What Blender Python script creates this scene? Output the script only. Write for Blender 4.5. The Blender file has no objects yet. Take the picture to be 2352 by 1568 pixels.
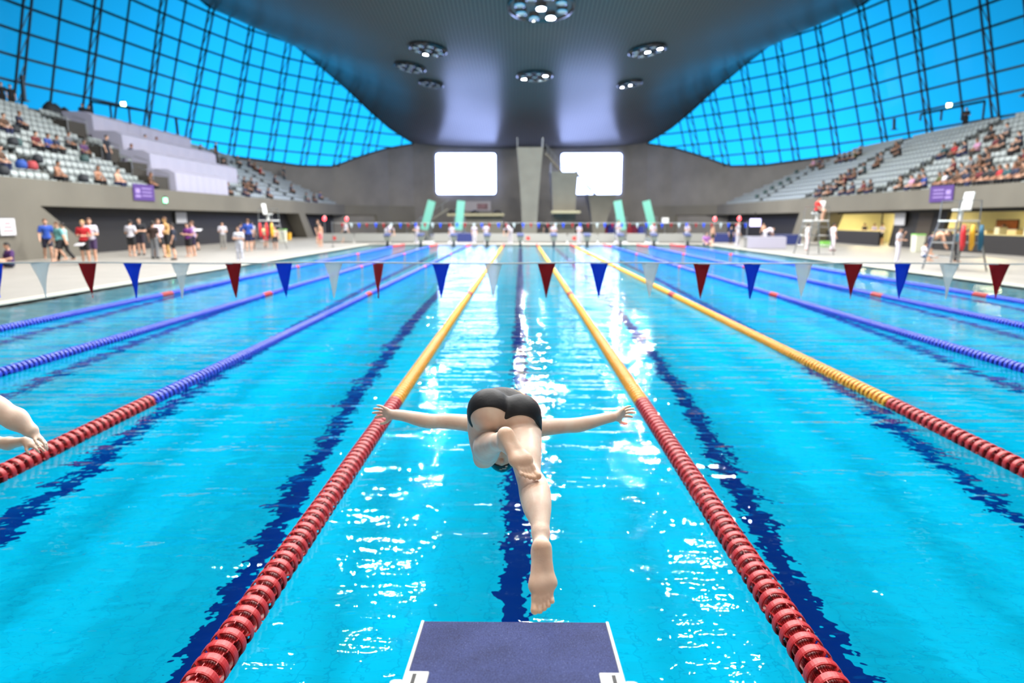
import bpy, math, random
import numpy as np
from mathutils import Vector, Matrix
random.seed(7)
SC = bpy.context.scene
COL = SC.collection
PI = math.pi

# ------------------------------------------------------------------ camera
FPX = 1568.0
CAM = Vector((0.02, -1.72, 1.85))
PITCH = math.radians(10.09); YAW = math.radians(0.72)
cam_d = bpy.data.cameras.new('camera'); cam = bpy.data.objects.new('camera', cam_d); COL.objects.link(cam)
cam.location = CAM; cam.rotation_euler = (math.radians(90) - PITCH, 0, YAW)
cam_d.lens = 24.0; cam_d.sensor_width = 36.0; cam_d.clip_start = .05; cam_d.clip_end = 400
cam_d.dof.use_dof = True; cam_d.dof.focus_distance = 2.45; cam_d.dof.aperture_fstop = 1.9
SC.camera = cam
ROT = cam.rotation_euler.to_matrix()

def ray(px, py):
    return ROT @ Vector(((px - 1176) / FPX, -(py - 784) / FPX, -1.0))
def P(px, py, d): return CAM + ray(px, py) * d
def onY(px, py, y):
    r = ray(px, py); return CAM + r * ((y - CAM.y) / r.y)
def onX(px, py, x):
    r = ray(px, py); return CAM + r * ((x - CAM.x) / r.x)
def onZ(px, py, z):
    r = ray(px, py); return CAM + r * ((z - CAM.z) / r.z)
IMG_R = ROT @ Vector((1, 0, 0)); IMG_U = ROT @ Vector((0, 1, 0)); IMG_F = ROT @ Vector((0, 0, -1))

# ------------------------------------------------------------------ tags
def tag(o, label=None, cat=None, group=None, kind=None):
    if label: o['label'] = label
    if cat: o['category'] = cat
    if group: o['group'] = group
    if kind: o['kind'] = kind
    return o

# ------------------------------------------------------------------ materials
def lin(c):
    return tuple(((x / 255.0) / 12.92 if x / 255.0 <= .04045 else ((x / 255.0 + .055) / 1.055) ** 2.4) for x in c)
MATS = {}
def mat(name, rgb, rough=.5, metal=0.0, noise=0.0, nscale=4.0, bump=0.0, bscale=30.0, emit=None, estr=0.0, spec=.5, sss=0.0, coat=0.0):
    if name in MATS: return MATS[name]
    m = bpy.data.materials.new(name); m.use_nodes = True; nt = m.node_tree; b = nt.nodes['Principled BSDF']
    c = lin(rgb); b.inputs['Base Color'].default_value = (*c, 1)
    b.inputs['Roughness'].default_value = rough; b.inputs['Metallic'].default_value = metal
    b.inputs['Specular IOR Level'].default_value = spec
    if coat: b.inputs['Coat Weight'].default_value = coat; b.inputs['Coat Roughness'].default_value = .1
    if sss:
        b.inputs['Subsurface Weight'].default_value = sss; b.inputs['Subsurface Radius'].default_value = (.012, .005, .003)
        b.inputs['Subsurface Scale'].default_value = 1.0
    tc = nt.nodes.new('ShaderNodeTexCoord')
    if noise:
        n = nt.nodes.new('ShaderNodeTexNoise'); n.inputs['Scale'].default_value = nscale; n.inputs['Detail'].default_value = 5
        nt.links.new(tc.outputs['Object'], n.inputs['Vector'])
        r = nt.nodes.new('ShaderNodeValToRGB'); r.color_ramp.elements[0].position = .3; r.color_ramp.elements[1].position = .7
        r.color_ramp.elements[0].color = (*[v * (1 - noise) for v in c], 1); r.color_ramp.elements[1].color = (*[min(1, v * (1 + noise)) for v in c], 1)
        nt.links.new(n.outputs['Fac'], r.inputs['Fac']); nt.links.new(r.outputs['Color'], b.inputs['Base Color'])
    if bump:
        n2 = nt.nodes.new('ShaderNodeTexNoise'); n2.inputs['Scale'].default_value = bscale; n2.inputs['Detail'].default_value = 4
        nt.links.new(tc.outputs['Object'], n2.inputs['Vector'])
        bp = nt.nodes.new('ShaderNodeBump'); bp.inputs['Strength'].default_value = bump; bp.inputs['Distance'].default_value = .01
        nt.links.new(n2.outputs['Fac'], bp.inputs['Height']); nt.links.new(bp.outputs['Normal'], b.inputs['Normal'])
    if emit is not None:
        b.inputs['Emission Color'].default_value = (*lin(emit), 1); b.inputs['Emission Strength'].default_value = estr
    MATS[name] = m
    return m

# ------------------------------------------------------------------ mesh builder
class MB:
    def __init__(s): s.v = []; s.f = []; s.mi = []
    def add(s, vs, fs, mi=0):
        n = len(s.v); s.v += [tuple(v) for v in vs]; s.f += [tuple(i + n for i in f) for f in fs]; s.mi += [mi] * len(fs); return s
    def quad(s, a, b, c, d, mi=0): return s.add([a, b, c, d], [(0, 1, 2, 3)], mi)
    def box(s, c, size, rz=0.0, M=None, mi=0):
        hx, hy, hz = size[0] / 2, size[1] / 2, size[2] / 2
        vs = [Vector((x, y, z)) for x in (-hx, hx) for y in (-hy, hy) for z in (-hz, hz)]
        R = M if M is not None else Matrix.Rotation(rz, 3, 'Z')
        c = Vector(c)
        return s.add([R @ v + c for v in vs], [(0, 1, 3, 2), (4, 6, 7, 5), (0, 4, 5, 1), (2, 3, 7, 6), (0, 2, 6, 4), (1, 5, 7, 3)], mi)
    def bar(s, a, b, w, t=None, mi=0, up=(0, 0, 1)):
        a = Vector(a); b = Vector(b); t = t or w; d = (b - a); L = d.length
        if L < 1e-6: return s
        z = d / L; u = Vector(up)
        if abs(z.dot(u)) > .98: u = Vector((0, 1, 0))
        x = z.cross(u).normalized(); y = x.cross(z)
        R = Matrix((x, y, z)).transposed()
        return s.box((a + b) / 2, (w, t, L), M=R, mi=mi)
    def tube(s, pts, r, n=8, mi=0, caps=True):
        pts = [Vector(p) for p in pts]; rs = r if isinstance(r, (list, tuple)) else [r] * len(pts)
        base = len(s.v); prev = None
        for i, p in enumerate(pts):
            d = (pts[min(i + 1, len(pts) - 1)] - pts[max(i - 1, 0)]).normalized()
            if prev is None:
                u = Vector((0, 0, 1)) if abs(d.z) < .9 else Vector((1, 0, 0)); x = d.cross(u).normalized()
            else:
                x = (prev - d * prev.dot(d)).normalized()
            prev = x; y = d.cross(x)
            for k in range(n):
                a = 2 * PI * k / n; s.v.append(tuple(p + (x * math.cos(a) + y * math.sin(a)) * rs[i]))
        for i in range(len(pts) - 1):
            for k in range(n):
                a = base + i * n + k; b = base + i * n + (k + 1) % n
                s.f.append((a, b, b + n, a + n)); s.mi.append(mi)
        if caps:
            s.f.append(tuple(base + k for k in reversed(range(n)))); s.mi.append(mi)
            s.f.append(tuple(base + (len(pts) - 1) * n + k for k in range(n))); s.mi.append(mi)
        return s
    def lathe(s, prof, n=24, c=(0, 0, 0), M=None, mi=0, closed=False):
        """prof: list of (r, z) turned about z."""
        base = len(s.v); c = Vector(c); M = M or Matrix.Identity(3)
        for (r, z) in prof:
            for k in range(n):
                a = 2 * PI * k / n; s.v.append(tuple(M @ Vector((r * math.cos(a), r * math.sin(a), z)) + c))
        m = len(prof)
        for i in range(m if closed else m - 1):
            j = (i + 1) % m
            for k in range(n):
                s.f.append((base + i * n + k, base + i * n + (k + 1) % n, base + j * n + (k + 1) % n, base + j * n + k)); s.mi.append(mi)
        return s
    def prism(s, poly, a, b, mi=0):
        """poly: list of 3D points (planar); offset vectors a, b give both caps."""
        n = len(poly); a = Vector(a); b = Vector(b)
        vs = [Vector(p) + a for p in poly] + [Vector(p) + b for p in poly]
        fs = [tuple(range(n))[::-1], tuple(range(n, 2 * n))] + [(i, (i + 1) % n, n + (i + 1) % n, n + i) for i in range(n)]
        return s.add(vs, fs, mi)
    def mesh(s, name, mats, smooth=False):
        me = bpy.data.meshes.new(name); me.from_pydata(s.v, [], s.f)
        if not isinstance(mats, (list, tuple)): mats = [mats]
        for m in mats: me.materials.append(m)
        if len(mats) > 1: me.polygons.foreach_set('material_index', s.mi)
        if smooth: me.polygons.foreach_set('use_smooth', [True] * len(me.polygons))
        me.update(); return me
    def obj(s, name, mats, parent=None, smooth=False, bevel=0, recalc=True):
        me = s.mesh(name, mats, smooth)
        if recalc:
            import bmesh
            bm = bmesh.new(); bm.from_mesh(me); bmesh.ops.recalc_face_normals(bm, faces=bm.faces); bm.to_mesh(me); bm.free()
        o = link(name, me, parent)
        if bevel:
            b = o.modifiers.new('bevel', 'BEVEL'); b.width = bevel; b.segments = 2; b.limit_method = 'ANGLE'
        return o
def link(name, me, parent=None, loc=None):
    o = bpy.data.objects.new(name, me); COL.objects.link(o)
    if parent is not None: o.parent = parent
    if loc is not None: o.location = loc
    return o
def empty(name, loc=(0, 0, 0), rz=0.0):
    o = bpy.data.objects.new(name, None); COL.objects.link(o); o.location = loc; o.rotation_euler = (0, 0, rz); o.empty_display_size = .1
    return o
def local(root, o):
    """o was built in world coordinates: parent it to root without moving it."""
    bpy.context.view_layer.update()
    o.parent = root; o.matrix_parent_inverse = root.matrix_world.inverted()
    return o
def struct(o): o['kind'] = 'structure'; return o
def copy_tree(o, parent=None):
    c = o.copy(); COL.objects.link(c); c.parent = parent
    for ch in CHILDREN.get(o.name, list(o.children)): copy_tree(ch, c)
    return c
CHILDREN = {}

# ------------------------------------------------------------------ implicit bodies
def rc(a, b, r1, r2, k=.02):
    return ('c', np.array(a, float), np.array(b, float), float(r1), float(r2), float(k))
def el(c, r, M, k=.02):
    """ellipsoid, r=(rx,ry,rz) along the columns of M"""
    return ('e', np.array(c, float), np.array(r, float), np.array(M, float), None, float(k))
def d_prim(p, X):
    if p[0] == 'c':
        a, b, r1, r2 = p[1:5]; ba = b - a; L2 = ba @ ba
        if L2 < 1e-12: return np.linalg.norm(X - a, axis=1) - r1
        pa = X - a; t = np.clip(pa @ ba / L2, 0, 1)
        return np.linalg.norm(pa - t[:, None] * ba, axis=1) - (r1 + (r2 - r1) * t)
    c, r, M = p[1:4]
    q = (X - c) @ M; k0 = np.linalg.norm(q / r, axis=1); k1 = np.linalg.norm(q / (r * r), axis=1) + 1e-9
    return k0 * (k0 - 1) / k1
def bound(p):
    if p[0] == 'c': return (p[1] + p[2]) / 2, np.linalg.norm(p[1] - p[2]) / 2 + max(p[3], p[4])
    return p[1], p[2].max()
def field(prims, X, cuts=()):
    d = None
    for p in prims:
        e = d_prim(p, X)
        if d is None: d = e; continue
        k = p[5]; h = np.maximum(k - np.abs(d - e), 0) / k
        d = np.minimum(d, e) - h * h * k * .25
    if d is None: d = np.full(len(X), 9.0)
    for (n, o) in cuts:
        d = np.maximum(d, X @ np.array(n, float) - o)
    return d
def surfnet(prims, h, infl=0.0, cuts=(), B=12):
    """polygonise the smooth union of prims (grown by infl, cut by half-spaces n.x<o)"""
    bs = [bound(p) for p in prims]
    lo = np.min([c - r for c, r in bs], 0) - infl - 3 * h; hi = np.max([c + r for c, r in bs], 0) + infl + 3 * h
    nb = np.ceil((hi - lo) / (h * B)).astype(int)
    g = np.arange(B + 1); GX, GY, GZ = np.meshgrid(g, g, g, indexing='ij'); G = np.stack([GX, GY, GZ], -1).reshape(-1, 3)
    half = h * B * math.sqrt(3) / 2
    N = (nb * B + 2).astype(np.int64)
    key = lambda I: (I[:, 0].astype(np.int64) * N[1] + I[:, 1]) * N[2] + I[:, 2]
    ck = []; cp = []; ed = []
    bi = np.stack(np.meshgrid(*[np.arange(n) for n in nb], indexing='ij'), -1).reshape(-1, 3)
    cen = lo + (bi + .5) * h * B
    D = np.full((len(prims), len(bi)), 9.0)
    for i, p in enumerate(prims): D[i] = d_prim(p, cen)
    ok = D.min(0) - infl < half + .04
    for ib in np.nonzero(ok)[0]:
        sel = [prims[i] for i in range(len(prims)) if D[i, ib] < half + infl + prims[i][5] + .03]
        if not sel: continue
        I0 = bi[ib] * B; X = lo + (I0 + G) * h
        v = (field(sel, X) - infl)
        for (n, o) in cuts: v = np.maximum(v, X @ np.array(n, float) - o)
        v = v.reshape(B + 1, B + 1, B + 1)
        if v.min() > 0 or v.max() < 0: continue
        s = v < 0
        corners = [(i, j, k) for i in (0, 1) for j in (0, 1) for k in (0, 1)]
        cnt = sum(s[i:B + i, j:B + j, k:B + k].astype(int) for i, j, k in corners)
        m = (cnt > 0) & (cnt < 8); idx = np.stack(np.nonzero(m), -1)
        if len(idx) == 0: continue
        acc = np.zeros((len(idx), 3)); num = np.zeros(len(idx))
        for c1 in corners:
            for ax in range(3):
                if c1[ax] == 1: continue
                c2 = list(c1); c2[ax] = 1
                va = v[idx[:, 0] + c1[0], idx[:, 1] + c1[1], idx[:, 2] + c1[2]]; vb = v[idx[:, 0] + c2[0], idx[:, 1] + c2[1], idx[:, 2] + c2[2]]
                x = (va < 0) != (vb < 0)
                t = np.where(x, va / np.where(x, va - vb, 1), 0)
                pnt = np.array(c1, float)[None, :].repeat(len(idx), 0); pnt[:, ax] += t
                acc += pnt * x[:, None]; num += x
        ck.append(key(I0 + idx)); cp.append(lo + (I0 + idx + acc / num[:, None]) * h)
        for ax in range(3):
            sl0 = [slice(0, B)] * 3; sl1 = [slice(0, B)] * 3; sl1[ax] = slice(1, B + 1)
            a = s[tuple(sl0)]; b = s[tuple(sl1)]; e = np.stack(np.nonzero(a != b), -1)
            if len(e): ed.append((ax, I0 + e, a[e[:, 0], e[:, 1], e[:, 2]]))
    ck = np.concatenate(ck); cp = np.concatenate(cp); o = np.argsort(ck); ck = ck[o]; cp = cp[o]
    faces = []
    for ax, I, ins in ed:
        u, w = (ax + 1) % 3, (ax + 2) % 3; q = []
        for du, dw in ((0, 0), (1, 0), (1, 1), (0, 1)):
            J = I.copy(); J[:, u] -= du; J[:, w] -= dw; q.append(key(J))
        q = np.stack(q, 1); pos = np.searchsorted(ck, q); pos = np.minimum(pos, len(ck) - 1)
        good = (ck[pos] == q).all(1); f = pos[good]; ins = ins[good]
        f[~ins] = f[~ins][:, ::-1]; faces.append(f)
    faces = np.concatenate(faces)
    return cp, faces
def sdf_mesh(name, prims, h, m, infl=0.0, cuts=(), smooth_it=1):
    v, f = surfnet(prims, h, infl, cuts)
    me = bpy.data.meshes.new(name); me.vertices.add(len(v)); me.vertices.foreach_set('co', v.astype(np.float32).ravel())
    me.loops.add(len(f) * 4); me.loops.foreach_set('vertex_index', f.astype(np.int32).ravel())
    me.polygons.add(len(f)); me.polygons.foreach_set('loop_start', np.arange(0, len(f) * 4, 4, dtype=np.int32))
    try: me.polygons.foreach_set('loop_total', np.full(len(f), 4, dtype=np.int32))
    except Exception: pass
    me.polygons.foreach_set('use_smooth', np.ones(len(f), bool)); me.update(); me.validate()
    me.materials.append(m)
    return me
# ================================================================== materials of the hall
XC = 1.25                                   # middle of the pool and of the hall
M_conc = mat('concrete', (118, 114, 108), .8, noise=.16, nscale=.35, bump=.15, bscale=3)
M_front = mat('concrete_front', (104, 100, 90), .8, noise=.12, nscale=.3, bump=.15, bscale=3)
M_conc2 = mat('concrete_towers', (98, 95, 86), .75, noise=.1, nscale=.8)
M_black = mat('black_panel', (25, 22, 21), .6)
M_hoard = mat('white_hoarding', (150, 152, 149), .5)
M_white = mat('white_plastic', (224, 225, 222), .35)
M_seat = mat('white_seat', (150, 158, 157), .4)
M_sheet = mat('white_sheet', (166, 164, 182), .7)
M_dark = mat('dark_metal', (16, 36, 48), .5)
M_steel = mat('steel', (150, 152, 152), .3, metal=.7)
M_navy = mat('navy_grip', (52, 62, 118), .9)
M_chrome = mat('chrome', (200, 200, 205), .15, metal=1)

def tiles(name, rgb, rgb2, size, rough, mortar=.02):
    m = bpy.data.materials.new(name); m.use_nodes = True; nt = m.node_tree; b = nt.nodes['Principled BSDF']
    tc = nt.nodes.new('ShaderNodeTexCoord'); br = nt.nodes.new('ShaderNodeTexBrick')
    br.offset = 0; br.inputs['Color1'].default_value = (*lin(rgb), 1); br.inputs['Color2'].default_value = (*[v * .95 for v in lin(rgb)], 1)
    br.inputs['Mortar'].default_value = (*lin(rgb2), 1); br.inputs['Scale'].default_value = 1 / size; br.inputs['Brick Width'].default_value = 1
    br.inputs['Row Height'].default_value = 1; br.inputs['Mortar Size'].default_value = mortar
    nt.links.new(tc.outputs['Object'], br.inputs['Vector'])
    n = nt.nodes.new('ShaderNodeTexNoise'); n.inputs['Scale'].default_value = .8; n.inputs['Detail'].default_value = 4
    nt.links.new(tc.outputs['Object'], n.inputs['Vector'])
    mx = nt.nodes.new('ShaderNodeMix'); mx.data_type = 'RGBA'; mx.blend_type = 'MULTIPLY'; mx.inputs[0].default_value = 1
    rr = nt.nodes.new('ShaderNodeValToRGB'); rr.color_ramp.elements[0].position = .3; rr.color_ramp.elements[1].position = .7
    rr.color_ramp.elements[0].color = (.86, .86, .86, 1); rr.color_ramp.elements[1].color = (1, 1, 1, 1)
    nt.links.new(n.outputs['Fac'], rr.inputs['Fac']); nt.links.new(br.outputs['Color'], mx.inputs[6]); nt.links.new(rr.outputs['Color'], mx.inputs[7])
    nt.links.new(mx.outputs[2], b.inputs['Base Color']); b.inputs['Roughness'].default_value = rough
    MATS[name] = m; return m
M_deck = tiles('deck_tiles', (158, 154, 147), (142, 140, 134), .3, .45)
M_pool = tiles('pool_tiles', (8, 208, 252), (4, 184, 236), .25, .6, .03)
M_line = mat('lane_line_tiles', (3, 50, 140), .6)
M_edge = mat('edge_tiles', (196, 192, 178), .4)

for m_ in (M_pool, M_line):      # under water the tiles have no visible gloss: plain diffuse
    t_ = m_.node_tree; d_ = t_.nodes.new('ShaderNodeBsdfDiffuse'); b_ = t_.nodes['Principled BSDF']; i_ = b_.inputs['Base Color']
    d_.inputs[0].default_value = i_.default_value
    if i_.is_linked: t_.links.new(i_.links[0].from_socket, d_.inputs[0])
    t_.links.new(d_.outputs[0], t_.nodes['Material Output'].inputs[0]); t_.nodes.remove(b_)
# water
M_water = bpy.data.materials.new('pool_water'); M_water.use_nodes = True
nt = M_water.node_tree; nt.nodes.clear()
o_ = nt.nodes.new('ShaderNodeOutputMaterial'); g_ = nt.nodes.new('ShaderNodeBsdfGlass'); g_.inputs['IOR'].default_value = 1.33
g_.inputs['Roughness'].default_value = 0; g_.inputs['Color'].default_value = (.93, .99, 1, 1)
tc_ = nt.nodes.new('ShaderNodeTexCoord')
def wnoise(scale, sx, sy, det):
    mp = nt.nodes.new('ShaderNodeMapping'); mp.inputs['Scale'].default_value = (sx, sy, 1)
    n = nt.nodes.new('ShaderNodeTexNoise'); n.inputs['Scale'].default_value = scale; n.inputs['Detail'].default_value = det; n.inputs['Roughness'].default_value = .5
    nt.links.new(tc_.outputs['Object'], mp.inputs['Vector']); nt.links.new(mp.outputs[0], n.inputs['Vector']); return n
def wmath(op, a, b):
    m = nt.nodes.new('ShaderNodeMath'); m.operation = op
    for i, x in enumerate((a, b)):
        if isinstance(x, (int, float)): m.inputs[i].default_value = x
        else: nt.links.new(x, m.inputs[i])
    return m.outputs[0]
n1 = wnoise(.8, 1, 1.25, 2); n2 = wnoise(4.2, .8, 1.3, 2.5); n3 = wnoise(17, .8, 1.2, 1)
h_ = wmath('ADD', wmath('MULTIPLY', n1.outputs['Fac'], .050), wmath('MULTIPLY', n2.outputs['Fac'], .014))
h_ = wmath('ADD', h_, wmath('MULTIPLY', n3.outputs['Fac'], .0024))
sy_ = nt.nodes.new('ShaderNodeSeparateXYZ'); nt.links.new(tc_.outputs['Object'], sy_.inputs[0])      # choppy where the swimmers dive in, calm further down the pool
mr_ = nt.nodes.new('ShaderNodeMapRange'); mr_.interpolation_type = 'SMOOTHSTEP'; mr_.inputs[1].default_value = 3; mr_.inputs[2].default_value = 15; mr_.inputs[3].default_value = 1.0; mr_.inputs[4].default_value = .07
nt.links.new(sy_.outputs[1], mr_.inputs[0]); h_ = wmath('MULTIPLY', h_, mr_.outputs[0]); n4 = wnoise(3.2, .10, 1.2, 2); h_ = wmath('ADD', h_, wmath('MULTIPLY', n4.outputs['Fac'], .030))
bp_ = nt.nodes.new('ShaderNodeBump'); bp_.inputs['Strength'].default_value = 1; bp_.inputs['Distance'].default_value = 1.0
nt.links.new(h_, bp_.inputs['Height']); nt.links.new(bp_.outputs[0], g_.inputs['Normal']); nt.links.new(g_.outputs[0], o_.inputs[0])

# ceiling: fine ribs along the hall
M_ceil = bpy.data.materials.new('ceiling_slats'); M_ceil.use_nodes = True; nt = M_ceil.node_tree; b = nt.nodes['Principled BSDF']
tcc = nt.nodes.new('ShaderNodeTexCoord'); wv = nt.nodes.new('ShaderNodeTexWave'); wv.bands_direction = 'X'; wv.inputs['Scale'].default_value = 1.0
nt.links.new(tcc.outputs['Object'], wv.inputs['Vector'])
rr = nt.nodes.new('ShaderNodeValToRGB'); rr.color_ramp.elements[0].position = .15; rr.color_ramp.elements[1].position = .4
rr.color_ramp.elements[0].color = (*lin((74, 74, 73)), 1); rr.color_ramp.elements[1].color = (*lin((100, 98, 95)), 1)
nt.links.new(wv.outputs['Fac'], rr.inputs['Fac']); nt.links.new(rr.outputs['Color'], b.inputs['Base Color']); b.inputs['Roughness'].default_value = .32; b.inputs['Specular IOR Level'].default_value = .045

# ================================================================== pool
PW = 12.5; PL = 50.0; DEP = 3.0
def flat(name, x0, y0, x1, y1, z, m, parent=None, smooth=False):
    mb = MB(); mb.quad((x0, y0, z), (x1, y0, z), (x1, y1, z), (x0, y1, z)); return mb.obj(name, m, parent, smooth, recalc=False)
floor = struct(flat('pool_floor', XC - PW, 0, XC + PW, PL, -DEP, M_pool, smooth=True)); tag(floor, 'pale cyan tiled floor of the swimming pool under the water', 'pool floor')
for i in range(10):
    x = -10 + 2.5 * i
    mb = MB(); z = -DEP + .004
    mb.quad((x - .125, 2, z), (x + .125, 2, z), (x + .125, 48, z), (x - .125, 48, z))
    for y in (2, 48): mb.quad((x - .5, y - .125, z + .002), (x + .5, y - .125, z + .002), (x + .5, y + .125, z + .002), (x - .5, y + .125, z + .002))
    o = mb.obj('lane_marking', M_line, floor, recalc=False)
wl = MB()
for (a, b_) in (((XC - PW, 0), (XC - PW, PL)), ((XC - PW, PL), (XC + PW, PL)), ((XC + PW, PL), (XC + PW, 0)), ((XC + PW, 0), (XC - PW, 0))):
    wl.quad((*a, -DEP), (*b_, -DEP), (*b_, .03), (*a, .03))
pw_ = struct(wl.obj('pool_wall', mat('pool_wall_tiles', (120, 200, 205), .5), recalc=False))
for i in range(10):
    x = -10 + 2.5 * i; mb = MB(); mb.box((x, PL - .006, -1.5), (.25, .01, 2.4)); mb.obj('end_cross_marking', M_line, pw_)
water = struct(flat('water_surface', XC - PW, 0, XC + PW, PL, 0.0, M_water, smooth=True)); tag(water, 'clear blue pool water with gentle ripples and glints', 'water')
water.cycles.is_caustics_caster = True; floor.cycles.is_caustics_receiver = True; pw_.cycles.is_caustics_receiver = True
for o in floor.children: o.cycles.is_caustics_receiver = True

# deck all round, with the diving pool as an opening beyond the bulkhead
dk = MB()
X0, X1 = XC - 26, XC + 32
for (x0, y0, x1, y1) in ((X0, -9, XC - PW, 98), (XC + PW, -9, X1, 98), (XC - PW, -9, XC + PW, 0), (XC - PW, PL, XC + PW, 55), (XC - PW, 76, XC + PW, 98)):
    dk.box(((x0 + x1) / 2, (y0 + y1) / 2, -.235), (x1 - x0, y1 - y0, .53))
deck = struct(dk.obj('floor', M_deck)); tag(deck, 'pale tiled pool deck around the pool', 'floor')
ek = MB()
ek.box((XC - PW - .2, 25, .04), (.4, 50.8, .03)); ek.box((XC + PW + .2, 25, .04), (.4, 50.8, .03)); ek.box((XC, PL + .2, .04), (25, .4, .03)); ek.box((XC, -.2, .04), (25, .4, .03))
struct(ek.obj('trim_1', M_edge))
dwl = MB(); dwl.box((XC, 65.5, -.6), (25, 21, .02)); dw = struct(dwl.obj('water_diving_pool', mat('diving_water', (20, 120, 160), .08)))

# ================================================================== plan of side and end walls (half, measured from the middle)
ST = [(-9, 38.6), (10, 38.6), (25, 38.4), (38, 38.0), (48.3, 37.4), (54.3, 36.3), (61.3, 35.3), (67.3, 34.5), (73.3, 32.7), (78.3, 30.4), (82.3, 27.8), (86.3, 24.9), (89.3, 21.9), (92.3, 19.0), (94.3, 16.0)]
def zY(py, y): return onY(1196, py, y).z
ZB = [9.4, 9.4, 9.4, 9.4] + [zY(p, y) for p, (y, x) in zip((262, 280, 312, 328, 357, 369, 380, 382, 357, 339, 330), ST[4:])]
ZT = [24, 24, 24, 23.6, 23.6, 23.4, 23.2] + [zY(p, y) for p, (y, x) in zip((13, 50, 86, 148, 208, 258, 298, 328), ST[7:])]
TOPX = [36, 36, 35.8, 35.5] 
_q = [((62, 262), (88, 0)), ((212, 280), (245, 0)), ((340, 312), (383, 0)), ((440, 328), (500, 13)), ((537, 357), (587, 50)), ((628, 369), (675, 86)), ((706, 380), (750, 148)), ((775, 382), (812, 208)), ((840, 357), (862, 258)), ((902, 339), (910, 298)), ((955, 330), (955, 328))]
for k, (a, b_) in enumerate(_q):
    y = ST[4 + k][0]; A = onY(*a, y); B_ = onY(*b_, y); zb, zt = ZB[4 + k], ZT[4 + k]
    dx = (B_.x - A.x) * (zt - zb) / max(B_.z - A.z, .3) if k < 10 else 0
    TOPX.append(ST[4 + k][1] - dx)
def interp(T, y):
    if y <= T[0][0]: return T[0][1]
    for (a, va), (b_, vb) in zip(T, T[1:]):
        if y <= b_: return va + (vb - va) * (y - a) / (b_ - a)
    return T[-1][1]
T_base = ST; T_zb = [(ST[i][0], ZB[i]) for i in range(len(ST))]; T_zt = [(ST[i][0], ZT[i]) for i in range(len(ST))]; T_tx = [(ST[i][0], TOPX[i]) for i in range(len(ST))]
def sx(side, xc): return XC + side * xc

# ceiling height field
YC = [(-9, 25), (10, 23.5), (25, 21.2), (40, 19.0), (50, 17.2), (57, 16.1), (62, 15.6), (66, 15.3), (70, 15.0), (75, 14.4), (80, 13.7), (86, 12.9), (91, 12.1), (94.3, 11.75), (96.2, 11.55)]
def smooth_interp(T, y):
    # average of a few samples keeps the belly of the roof smooth
    return sum(interp(T, y + o) for o in (-3, -1.5, 0, 1.5, 3)) / 5
def zceil(x, y):
    xt = interp(T_tx, min(y, 94.3)); zt = interp(T_zt, min(y, 94.3)); zc = smooth_interp(YC, y)
    u = min(1.0, abs(x - XC) / xt)
    w = u ** 2.2
    return zc + (zt - zc) * w
mb = MB(); NU = 56
ys = [-9, 0, 8, 16, 24, 30] + [34 + 2 * i for i in range(30)] + [94.3, 96.2]
for y in ys:
    xt = interp(T_tx, min(y, 94.3)) if y <= 94.3 else 16.4
    for i in range(NU + 1):
        u = -1 + 2 * i / NU; x = XC + u * xt; mb.v.append((x, y, zceil(x, y)))
n = NU + 1
for j in range(len(ys) - 1):
    for i in range(NU): a = j * n + i; mb.f.append((a, a + n, a + n + 1, a + 1)); mb.mi.append(0)
ceil = struct(mb.obj('ceiling', M_ceil, smooth=True, recalc=False)); tag(ceil, 'sweeping grey ribbed ceiling bellying down over the pool', 'ceiling')

# side and end walls below the glass
def wall_strip(name, side, y0=None):
    mb = MB(); pts = []
    for (y, xc), zb in zip(ST, ZB): pts.append((sx(side, xc), y, zb))
    for a, b_ in zip(pts, pts[1:]): mb.quad((a[0], a[1], 0), (b_[0], b_[1], 0), b_, a)
    return mb.obj(name, M_conc, recalc=False)
struct(wall_strip('wall_left', -1)); struct(wall_strip('wall_right', 1))
mb = MB(); N = 40; prev = None
for i in range(N + 1):
    t = -1 + 2 * i / N; xc = 16.0 * t; y = 94.3 + 1.9 * (1 - t ** 4)
    x = XC + xc; z = zceil(x, y) + .25 if abs(t) < 1 else ZB[-1] + .3
    cur = ((x, y, -.1), (x, y, z))
    if prev: mb.quad(prev[0], cur[0], cur[1], prev[1])
    prev = cur
fw = struct(mb.obj('wall_far', M_conc, smooth=True, recalc=False)); tag(fw, 'curved bare concrete end wall behind the diving towers', 'wall')
mb = MB(); mb.quad((XC - 38.6, -9, 0), (XC + 38.6, -9, 0), (XC + 38.6, -9, 25), (XC - 38.6, -9, 25)); struct(mb.obj('wall_near', M_conc, recalc=False))

# ================================================================== blue glass walls
M_glass = bpy.data.materials.new('blue_glass'); M_glass.use_nodes = True; nt = M_glass.node_tree; nt.nodes.clear()
o_ = nt.nodes.new('ShaderNodeOutputMaterial'); tr = nt.nodes.new('ShaderNodeBsdfTransparent'); gl = nt.nodes.new('ShaderNodeBsdfGlossy'); mx = nt.nodes.new('ShaderNodeMixShader')
tr.inputs[0].default_value = (.010, .45, 1.0, 1); gl.inputs['Roughness'].default_value = .12; gl.inputs['Color'].default_value = (.5, .7, .8, 1)
fr = nt.nodes.new('ShaderNodeFresnel'); fr.inputs['IOR'].default_value = 1.06
nt.links.new(fr.outputs[0], mx.inputs[0]); nt.links.new(tr.outputs[0], mx.inputs[1]); nt.links.new(gl.outputs[0], mx.inputs[2]); nt.links.new(mx.outputs[0], o_.inputs[0])
def fpt(side, y, z):
    """point of the leaning glass wall at station y and height z"""
    zb = interp(T_zb, y); zt = interp(T_zt, y); xb = interp(T_base, y); xt = interp(T_tx, y)
    t = (z - zb) / max(zt - zb, .2)
    return Vector((sx(side, xb + (xt - xb) * t), y, z))
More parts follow.
